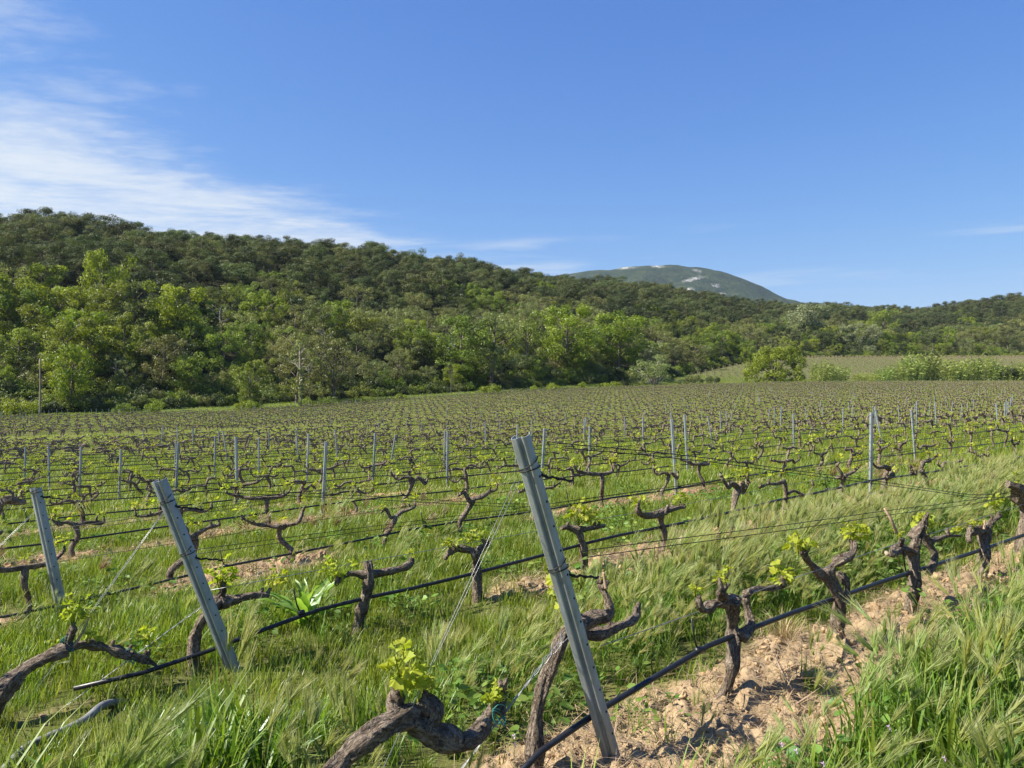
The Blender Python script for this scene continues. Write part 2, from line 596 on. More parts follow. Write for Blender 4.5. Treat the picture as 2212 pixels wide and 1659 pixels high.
def mat_ground():
    m, t, out = mat('ground')
    geo = N(t, 'ShaderNodeNewGeometry')
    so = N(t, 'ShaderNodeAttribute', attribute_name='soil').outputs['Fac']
    fo = N(t, 'ShaderNodeAttribute', attribute_name='forest').outputs['Fac']
    fl = N(t, 'ShaderNodeAttribute', attribute_name='field').outputs['Fac']
    sp = N(t, 'ShaderNodeSeparateXYZ'); L(t, geo.outputs['Position'], sp.inputs[0])
    n1 = N(t, 'ShaderNodeTexNoise', i_Scale=0.35, i_Detail=6.0, i_Roughness=0.6); L(t, geo.outputs['Position'], n1.inputs['Vector'])
    n2 = N(t, 'ShaderNodeTexNoise', i_Scale=14.0, i_Detail=7.0, i_Roughness=0.68); L(t, geo.outputs['Position'], n2.inputs['Vector'])
    n3 = N(t, 'ShaderNodeTexNoise', i_Scale=85.0, i_Detail=4.0, i_Roughness=0.7); L(t, geo.outputs['Position'], n3.inputs['Vector'])
    n4 = N(t, 'ShaderNodeTexNoise', i_Scale=2.5, i_Detail=5.0, i_Roughness=0.6); L(t, geo.outputs['Position'], n4.inputs['Vector'])
    # strips under the far rows, from the distance to the nearest row
    p = MATH(t, 'ADD', MATH(t, 'MULTIPLY', sp.outputs[0], -CU), MATH(t, 'MULTIPLY', sp.outputs[1], SU))
    q = MATH(t, 'DIVIDE', MATH(t, 'SUBTRACT', p, P1), RS)
    fr = MATH(t, 'ABSOLUTE', MATH(t, 'SUBTRACT', MATH(t, 'FRACT', MATH(t, 'ADD', q, 0.5)), 0.5))
    wob_ = MATH(t, 'ADD', fr, MATH(t, 'MULTIPLY', MATH(t, 'SUBTRACT', n4.outputs[0], 0.5), 0.35))
    strip = MATH(t, 'MULTIPLY', MAPR(t, wob_, 0.05, 0.14, 0.55, 0.0), fl)
    dist = N(t, 'ShaderNodeVectorMath', operation='LENGTH'); L(t, geo.outputs['Position'], dist.inputs[0])
    farw = MAPR(t, dist.outputs['Value'], 24.0, 34.0)
    soil_f = MATH(t, 'ADD', MATH(t, 'MULTIPLY', so, MATH(t, 'SUBTRACT', 1.0, farw)), MATH(t, 'MULTIPLY', strip, farw))
    soil = ramp(t, n2.outputs[0], [(0.28, (0.19, 0.128, 0.070)), (0.5, (0.35, 0.255, 0.148)), (0.72, (0.47, 0.36, 0.225))])
    soil = MIX(t, MAPR(t, n3.outputs[0], 0.35, 0.7, 0, 0.4), soil, (0.50, 0.385, 0.25))
    red = MAPR(t, dist.outputs['Value'], 5.0, 12.0)
    soil = MIX(t, MATH(t, 'MULTIPLY', red, 0.4), soil, (0.42, 0.22, 0.11))
    grass = ramp(t, n2.outputs[0], [(0.3, (0.060, 0.085, 0.016)), (0.55, (0.125, 0.165, 0.030)), (0.78, (0.19, 0.21, 0.05))])
    thatch = MIX(t, 0.5, grass, (0.12, 0.10, 0.05))
    grass = MIX(t, farw, thatch, grass)
    grass = MIX(t, MAPR(t, n1.outputs[0], 0.45, 0.65, 0, 0.35), grass, (0.20, 0.18, 0.06))
    upa = N(t, 'ShaderNodeAttribute', attribute_name='upper').outputs['Fac']
    grass = MIX(t, MATH(t, 'MULTIPLY', upa, 0.65), grass, (0.105, 0.11, 0.045))
    c = MIX(t, soil_f, grass, soil)
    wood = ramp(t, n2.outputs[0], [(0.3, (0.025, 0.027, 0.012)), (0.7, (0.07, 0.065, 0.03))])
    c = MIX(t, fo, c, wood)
    h = MATH(t, 'ADD', n2.outputs[0], MATH(t, 'MULTIPLY', n3.outputs[0], 0.35))
    principled(t, out, c, 0.95, bump=h, bstr=0.8, bdist=0.03, spec=0.08)
    return m


def mat_mountain():
    m, t, out = mat('mountain_maquis')
    geo = N(t, 'ShaderNodeNewGeometry')
    rk = N(t, 'ShaderNodeAttribute', attribute_name='rock').outputs['Fac']
    n1 = N(t, 'ShaderNodeTexNoise', i_Scale=0.012, i_Detail=8.0, i_Roughness=0.7); L(t, geo.outputs['Position'], n1.inputs['Vector'])
    n2 = N(t, 'ShaderNodeTexNoise', i_Scale=0.055, i_Detail=5.0, i_Roughness=0.7); L(t, geo.outputs['Position'], n2.inputs['Vector'])
    c = ramp(t, n1.outputs[0], [(0.3, (0.012, 0.022, 0.008)), (0.5, (0.035, 0.05, 0.016)), (0.7, (0.08, 0.09, 0.035))])
    c = MIX(t, MAPR(t, n2.outputs[0], 0.4, 0.65, 0, 0.7), c, (0.016, 0.028, 0.013))
    n3 = N(t, 'ShaderNodeTexNoise', i_Scale=0.09, i_Detail=6.0, i_Roughness=0.75); L(t, geo.outputs['Position'], n3.inputs['Vector'])
    rf = MATH(t, 'MULTIPLY', rk, MAPR(t, n3.outputs[0], 0.44, 0.54))
    c = MIX(t, rf, c, (0.52, 0.50, 0.46))
    principled(t, out, c, 0.95, bump=n2.outputs[0], bstr=1.0, bdist=14.0, spec=0.05)
    return m


M = {}
M['bark'] = mat_bark()
M['steel'] = mat_steel()
M['hole'] = mat_plain('post_hole', (0.012, 0.013, 0.014), 0.9)  # near-black colour imitating the shade inside a punched hole
M['hose'] = mat_plain('black_polythene', (0.013, 0.014, 0.017), 0.38, var=0.3, spec=0.5)
M['wire_dark'] = mat_plain('dark_wire', (0.022, 0.021, 0.02), 0.5, 0.3)
M['wire'] = mat_plain('zinc_wire', (0.30, 0.31, 0.31), 0.4, 0.6)
M['tie'] = mat_plain('green_tie', (0.05, 0.22, 0.19), 0.5)
M['conduit'] = mat_plain('grey_conduit', (0.20, 0.20, 0.20), 0.5, nscale=25)
M['cut'] = mat_plain('cut_wood', (0.33, 0.26, 0.18), 0.85, nscale=80)
M['cane'] = mat_plain('pruned_cane', (0.36, 0.25, 0.17), 0.8, nscale=60)
M['leaf'] = mat_leafy('young_vine_leaf', [(0.0, (0.25, 0.31, 0.022)), (0.5, (0.36, 0.41, 0.032)), (1.0, (0.46, 0.48, 0.07))], 0.5, gloss=0.02, tmul=(1.2, 1.25, 0.5), hue=0.012, val=0.15)
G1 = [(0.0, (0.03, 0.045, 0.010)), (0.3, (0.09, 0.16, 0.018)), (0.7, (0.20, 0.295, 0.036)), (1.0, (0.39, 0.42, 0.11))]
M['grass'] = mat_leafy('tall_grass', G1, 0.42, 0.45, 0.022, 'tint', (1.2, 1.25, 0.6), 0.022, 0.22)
G2 = [(0.0, (0.055, 0.068, 0.014)), (0.4, (0.165, 0.225, 0.026)), (0.8, (0.28, 0.335, 0.046)), (1.0, (0.40, 0.40, 0.10))]
M['grass_short'] = mat_leafy('short_grass', G2, 0.42, 0.5, 0.02, 'tint', (1.2, 1.25, 0.6), 0.025, 0.25)
M['head'] = mat_leafy('barley_head', [(0.0, (0.20, 0.27, 0.05)), (0.6, (0.34, 0.38, 0.11)), (1.0, (0.50, 0.48, 0.23))], 0.5, 0.45, 0.03, 'tint', (1.2, 1.2, 0.8), 0.03, 0.2)
M['head_brown'] = mat_leafy('ripe_grass_head', [(0.0, (0.18, 0.17, 0.05)), (0.6, (0.27, 0.18, 0.085)), (1.0, (0.38, 0.26, 0.15))], 0.45, 0.5, 0.06, 'tint', (1.2, 1.1, 0.9), 0.02, 0.2)
M['straw'] = mat_leafy('dry_straw', [(0.0, (0.30, 0.21, 0.10)), (0.6, (0.46, 0.35, 0.18)), (1.0, (0.58, 0.46, 0.27))], 0.25, 0.6, 0.03, 'tint', (1.1, 1.0, 0.8), 0.01, 0.2)
M['weed'] = mat_leafy('herb_leaf', [(0.0, (0.09, 0.17, 0.03)), (0.6, (0.15, 0.24, 0.045)), (1.0, (0.22, 0.31, 0.07))], 0.4, 0.45, 0.02, None, (1.2, 1.25, 0.6), 0.02, 0.25)
M['dock'] = mat_leafy('dock_leaf', [(0.0, (0.15, 0.26, 0.04)), (0.6, (0.22, 0.36, 0.07)), (1.0, (0.28, 0.42, 0.10))], 0.5, 0.4, 0.015, None, (1.2, 1.25, 0.6), 0.01, 0.1)
M['flower'] = mat_plain('mauve_petal', (0.55, 0.36, 0.62), 0.7)
M['yellow'] = mat_plain('yellow_petal', (0.75, 0.6, 0.03), 0.7)


def mat_clod():
    m, t, out = mat('soil_clod')
    geo = N(t, 'ShaderNodeNewGeometry')
    oi = N(t, 'ShaderNodeObjectInfo')
    n2 = N(t, 'ShaderNodeTexNoise', i_Scale=60.0, i_Detail=5.0, i_Roughness=0.65); L(t, geo.outputs['Position'], n2.inputs['Vector'])
    c = ramp(t, n2.outputs[0], [(0.28, (0.21, 0.142, 0.076)), (0.5, (0.37, 0.27, 0.157)), (0.72, (0.50, 0.385, 0.245))])
    c = MIX(t, MATH(t, 'MULTIPLY', oi.outputs['Random'], 0.3), c, (0.40, 0.25, 0.13))
    principled(t, out, c, 0.95, bump=n2.outputs[0], bstr=0.6, bdist=0.008, spec=0.06)
    return m


M['clod'] = mat_clod()
M['ground'] = mat_ground()
M['mountain'] = mat_mountain()
M['trunk'] = mat_plain('tree_bark', (0.16, 0.135, 0.11), 0.9, nscale=3.0, var=0.5, spec=0.1)
M['trunk_pale'] = mat_plain('pale_tree_bark', (0.34, 0.31, 0.27), 0.9, nscale=3.0, var=0.35, spec=0.1)
M['pine'] = mat_leafy('pine_needles', [(0.0, (0.045, 0.060, 0.019)), (0.5, (0.09, 0.110, 0.034)), (1.0, (0.155, 0.175, 0.057))], 0.3, 0.6, 0.012, 'tint', (1.2, 1.2, 0.6), 0.025, 0.42)
M['oak'] = mat_leafy('fresh_leaves', [(0.0, (0.085, 0.12, 0.018)), (0.5, (0.17, 0.22, 0.034)), (1.0, (0.27, 0.32, 0.06))], 0.4, 0.5, 0.012, 'tint', (1.25, 1.25, 0.55), 0.02, 0.25)
M['ash'] = mat_leafy('greyish_leaves', [(0.0, (0.10, 0.12, 0.036)), (0.5, (0.185, 0.21, 0.066)), (1.0, (0.29, 0.31, 0.115))], 0.35, 0.5, 0.012, 'tint', (1.2, 1.2, 0.65), 0.025, 0.25)
M['bright'] = mat_leafy('bright_leaves', [(0.0, (0.12, 0.165, 0.014)), (0.5, (0.215, 0.27, 0.026)), (1.0, (0.32, 0.37, 0.055))], 0.42, 0.5, 0.012, 'tint', (1.2, 1.25, 0.5), 0.012, 0.12)
M['pale'] = mat_leafy('pale_leaves', [(0.0, (0.15, 0.18, 0.08)), (0.5, (0.22, 0.255, 0.12)), (1.0, (0.33, 0.36, 0.19))], 0.35, 0.5, 0.012, 'tint', (1.1, 1.1, 0.8), 0.01, 0.1)
M['darkleaf'] = mat_leafy('dark_leaves', [(0.0, (0.03, 0.045, 0.014)), (0.5, (0.055, 0.075, 0.022)), (1.0, (0.09, 0.11, 0.035))], 0.25, 0.45, 0.012, 'tint', (1.2, 1.2, 0.6), 0.02, 0.25)
M['reed'] = mat_leafy('cane_leaves', [(0.0, (0.15, 0.20, 0.04)), (0.5, (0.24, 0.30, 0.065)), (1.0, (0.35, 0.40, 0.12))], 0.4, 0.4, 0.015, 'tint', (1.1, 1.15, 0.7), 0.015, 0.12)
M['pole'] = mat_plain('weathered_pole', (0.24, 0.20, 0.16), 0.9, nscale=6)

# ------------------------------------------------------------------ the ground, one sheet
def build_ground():
    r1 = 1.2 * 1.0125 ** np.arange(0, 206)
    r2 = r1[-1] * 1.032 ** np.arange(1, 178)
    r = np.concatenate([[0.02, 0.5], r1, r2])
    a_in = np.radians(np.linspace(-44, 44, 520))
    a_out = np.radians(np.linspace(44, 316, 92))[1:-1]
    a = np.concatenate([a_in, a_out])            # clockwise from the view axis
    na, nr = len(a), len(r)
    R, A = np.meshgrid(r, a, indexing='ij')
    X = R * np.sin(A); Y = R * np.cos(A)
    Z = ground_z(X, Y, True)
    V = np.stack([X, Y, Z], -1).reshape(-1, 3)
    i = np.arange(nr - 1)[:, None]; j = np.arange(na)[None, :]; j2 = (j + 1) % na
    Fq = np.stack([i * na + j, i * na + j2 + 0 * i, (i + 1) * na + j2, (i + 1) * na + j], -1).reshape(-1, 4)
    Fq = Fq[:, ::-1]
    x, y = V[:, 0], V[:, 1]
    fr = hill_frac(x, y)
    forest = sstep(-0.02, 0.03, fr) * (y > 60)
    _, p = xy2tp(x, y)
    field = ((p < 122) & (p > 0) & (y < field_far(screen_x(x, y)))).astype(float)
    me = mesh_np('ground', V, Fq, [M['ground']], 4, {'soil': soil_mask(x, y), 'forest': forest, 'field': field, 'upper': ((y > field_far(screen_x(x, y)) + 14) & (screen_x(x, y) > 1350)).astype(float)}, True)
    o = link('ground', me)
    tag(o, 'grassy vineyard ground with tilled soil strips, rising into the wooded hill', None, None, 'structure')
    return o


build_ground()


# ------------------------------------------------------------------ the far mountain
def build_mountain():
    D = 3200.0
    px = np.array([700, 1000, 1180, 1240, 1290, 1318, 1345, 1400, 1460, 1530, 1590, 1650, 1700, 1760, 1900, 2100, 2300, 2800.])
    py = np.array([690, 640, 596, 586, 580, 581, 574, 571, 570, 578, 595, 622, 646, 657, 662, 668, 660, 690.])
    xs = np.linspace(-900, 3600, 260); ys = np.linspace(2100, 4300, 130)
    X, Y = np.meshgrid(xs, ys, indexing='ij')
    ridge = (CY - np.interp(CX + F * X / D, px, py)) / F * D + EYE
    d = (Y - D) / np.where(Y < D, 1000.0, 1000.0)
    prof = np.clip(1 - np.abs(d) ** 1.35, 0, 1)
    gul = (fbm(X / 260, Y / 420, 5) - 0.5) * 190 * np.clip(np.abs(d) * 3, 0.0, 1) * prof ** 0.5
    Z = ridge * prof + gul + (fbm(X / 60, Y / 60, 3) - 0.5) * 12 - 5
    V = np.stack([X, Y, Z], -1).reshape(-1, 3)
    nx, ny = len(xs), len(ys)
    i = np.arange(nx - 1)[:, None]; j = np.arange(ny - 1)[None, :]
    Fq = np.stack([i * ny + j, (i + 1) * ny + j, (i + 1) * ny + j + 1, i * ny + j + 1], -1).reshape(-1, 4)
    sx = CX + F * V[:, 0] / V[:, 1]; sy = CY - F * (V[:, 2] - EYE) / V[:, 1]
    rock = np.zeros(len(V))
    for cx, cy, rx, ry, sl in ((1345, 577, 26, 3.6, 0.02), (1420, 575, 13, 3, 0.1), (1505, 584, 8, 3, 0.5), (1498, 602, 22, 3.2, -0.25), (1545, 617, 7, 3.5, 0.3), (1490, 624, 10, 3, 0), (1560, 634, 3, 2, 0), (1505, 633, 3, 2, 0)):
        dx = (sx - cx) / rx; dy = (sy - cy - sl * (sx - cx)) / ry
        rock = np.maximum(rock, 1 - sstep(0.5, 1.3, np.hypot(dx, dy)))
    me = mesh_np('mountain', V, Fq, [M['mountain']], 4, {'rock': rock}, True)
    o = link('mountain', me)
    tag(o, 'distant scrub-covered mountain with bare pale limestone outcrops', None, None, 'structure')


build_mountain()

# ------------------------------------------------------------------ scatter by geometry nodes (only for uncountable stuff)
_src_n = [0]


def source_collection(meshes, name):
    c = bpy.data.collections.new('source_' + name)
    for i, me in enumerate(meshes):
        o = bpy.data.objects.new('%s_%02d' % (name, i), me)
        c.objects.link(o)
    return c


def scatter(name, coll, pts, rot, scl, idx, label):
    me = bpy.data.meshes.new(name + '_points')
    n = len(pts)
    me.vertices.add(n)
    me.vertices.foreach_set('co', np.asarray(pts, np.float32).ravel())
    for nm, typ, val, key in (('rot', 'FLOAT_VECTOR', rot, 'vector'), ('scl', 'FLOAT_VECTOR', scl, 'vector')):
        a = me.attributes.new(nm, typ, 'POINT')
        a.data.foreach_set(key, np.asarray(val, np.float32).ravel())
    a = me.attributes.new('idx', 'INT', 'POINT')
    a.data.foreach_set('value', np.asarray(idx, np.int32))
    o = link(name, me)
    ng = bpy.data.node_groups.new(name, 'GeometryNodeTree')
    ng.interface.new_socket('Geometry', in_out='INPUT', socket_type='NodeSocketGeometry')
    ng.interface.new_socket('Geometry', in_out='OUTPUT', socket_type='NodeSocketGeometry')
    gi = ng.nodes.new('NodeGroupInput'); go = ng.nodes.new('NodeGroupOutput')
    iop = ng.nodes.new('GeometryNodeInstanceOnPoints')
    ci = ng.nodes.new('GeometryNodeCollectionInfo')
    ci.inputs['Collection'].default_value = coll
    ci.inputs['Separate Children'].default_value = True
    ci.inputs['Reset Children'].default_value = True

    def named(nm, typ):
        q = ng.nodes.new('GeometryNodeInputNamedAttribute')
        q.data_type = typ
        q.inputs['Name'].default_value = nm
        return [s for s in q.outputs if s.enabled and s.name == 'Attribute'][0]
    mtp = ng.nodes.new('GeometryNodeMeshToPoints')
    ng.links.new(gi.outputs[0], mtp.inputs[0])
    ng.links.new(mtp.outputs[0], iop.inputs['Points'])
    ng.links.new(ci.outputs[0], iop.inputs['Instance'])
    iop.inputs['Pick Instance'].default_value = True
    ng.links.new(named('idx', 'INT'), iop.inputs['Instance Index'])
    ng.links.new(named('rot', 'FLOAT_VECTOR'), iop.inputs['Rotation'])
    ng.links.new(named('scl', 'FLOAT_VECTOR'), iop.inputs['Scale'])
    ng.links.new(iop.outputs[0], go.inputs[0])
    md = o.modifiers.new('scatter', 'NODES')
    md.node_group = ng
    tag(o, label, None, None, 'stuff')
    return o


ORD = ('first second third fourth fifth sixth seventh eighth ninth tenth eleventh twelfth thirteenth fourteenth fifteenth sixteenth '
       'seventeenth eighteenth nineteenth twentieth').split()


def ordinal(i):
    """1 -> first"""
    if i <= 20:
        return ORD[i - 1]
    tens = {2: 'twenty', 3: 'thirty', 4: 'forty', 5: 'fifty', 6: 'sixty', 7: 'seventy', 8: 'eighty', 9: 'ninety'}
    if i % 10 == 0:
        return {30: 'thirtieth', 40: 'fortieth', 50: 'fiftieth', 60: 'sixtieth', 70: 'seventieth', 80: 'eightieth', 90: 'ninetieth'}[i]
    return tens[i // 10] + '-' + ORD[i % 10 - 1]



# ------------------------------------------------------------------ young vine leaves and shoots
def leaf_mesh(name, seed, size=1.0, cup=0.25):
    rg = np.random.default_rng(seed)
    # lobed outline of a young vine leaf, stem at the origin, tip along +x
    ang = np.radians([-168, -140, -112, -88, -62, -40, -24, 0, 24, 40, 62, 88, 112, 140, 168])
    rad = np.array([0.5, 0.74, 0.66, 0.86, 0.72, 0.92, 0.78, 1.0, 0.78, 0.92, 0.72, 0.86, 0.66, 0.74, 0.5]) * (1 + 0.07 * rg.standard_normal(15))
    V = [(0.12, 0, 0)]
    for a, r in zip(ang, rad):
        x, y = r * math.cos(a) * 0.6 + 0.25, r * math.sin(a) * 0.62
        z = cup * (abs(y) ** 1.4) * 0.9 - 0.22 * x * x + 0.10 * rg.standard_normal()
        V.append((x, y, z))
    V = np.array(V) * size
    Fs = [(0, i, i + 1) for i in range(1, 15)]
    return V, Fs


LEAVES = [leaf_mesh('l', 40 + i, 1.0, 0.15 + 0.13 * (i % 4)) for i in range(6)]
LEAF_ME = []
for i, (V, Fs) in enumerate(LEAVES):
    LEAF_ME.append(new_mesh('leaf', V, Fs, [M['leaf']], smooth=False))


def leaf_matrix(loc, d, size, roll, up=(0, 0, 1)):
    x = Vector(d).normalized()
    y = Vector(up).cross(x)
    if y.length < 0.05:
        y = Vector((0, 1, 0))
    y.normalize(); z = x.cross(y)
    R = Matrix((x, y, z)).transposed().to_4x4()
    return Matrix.Translation(loc) @ R @ Matrix.Rotation(roll, 4, 'X') @ Matrix.Scale(size, 4)


def shoot_leaves(base, rg, n, spread, height, size):
    """stem points and leaf matrices of one young shoot"""
    stems = []; leaves = []
    base = Vector(base)
    nst = max(1, n // 4)
    for s in range(nst):
        dx, dy = rg.normal(0, 0.4, 2) * spread
        top = base + Vector((dx, dy, height * rg.uniform(0.6, 1.1)))
        mid = (base + top) * 0.5 + Vector((rg.normal(0, 0.01), rg.normal(0, 0.01), 0.01))
        stems.append([base + Vector((0, 0, -0.01)), mid, top])
        m = max(3, n // nst)
        for q in range(m):
            f = 0.25 + 0.75 * (q + 1) / m
            c = base.lerp(top, f)
            az = q * 2.4 + rg.uniform(0, 1.2)
            el = rg.uniform(-0.5, 0.7)
            d = Vector((math.cos(az) * math.cos(el), math.sin(az) * math.cos(el), math.sin(el)))
            c = c + d * spread * rg.uniform(0.15, 0.55)
            leaves.append(leaf_matrix(c, d, size * rg.uniform(0.6, 1.15) * (1.1 - 0.35 * f), rg.normal(0, 0.6)))
    return stems, leaves


def add_shoot(vine, base, rg, n=8, spread=0.05, height=0.10, size=0.05, single=False, label=None):
    """base in the vine's own axes; single leaves as sub-parts where the photograph shows them large"""
    stems, leaves = shoot_leaves(base, rg, n, spread, height, size)
    b = MB()
    for s in stems:
        b.tube(s, [0.0032, 0.0028, 0.0015], 5, 5, mat=1)
    if not single:
        for mtx in leaves:
            V, Fs = LEAVES[rg.integers(len(LEAVES))]
            b.poly([mtx @ Vector(v) for v in V], Fs, 0)
    me = b.mesh('shoot', [M['leaf'], M['leaf']], smooth=False)
    o = link('shoot', me, vine)
    if label:
        o['label'] = label
    if single:
        for mtx in leaves:
            lf = link('leaf', LEAF_ME[rg.integers(len(LEAF_ME))], o)
            lf.matrix_local = mtx
    return o


def spur_geo(b, base, rg, ln=0.05, mat_i=0):
    top = Vector(base) + Vector((rg.normal(0, 0.015), rg.normal(0, 0.015), ln))
    b.tube([base, (Vector(base) + top) / 2, top], [0.017, 0.012, 0.008], 6, 4, 0.2, int(rg.integers(999)), mat_i)
    return top


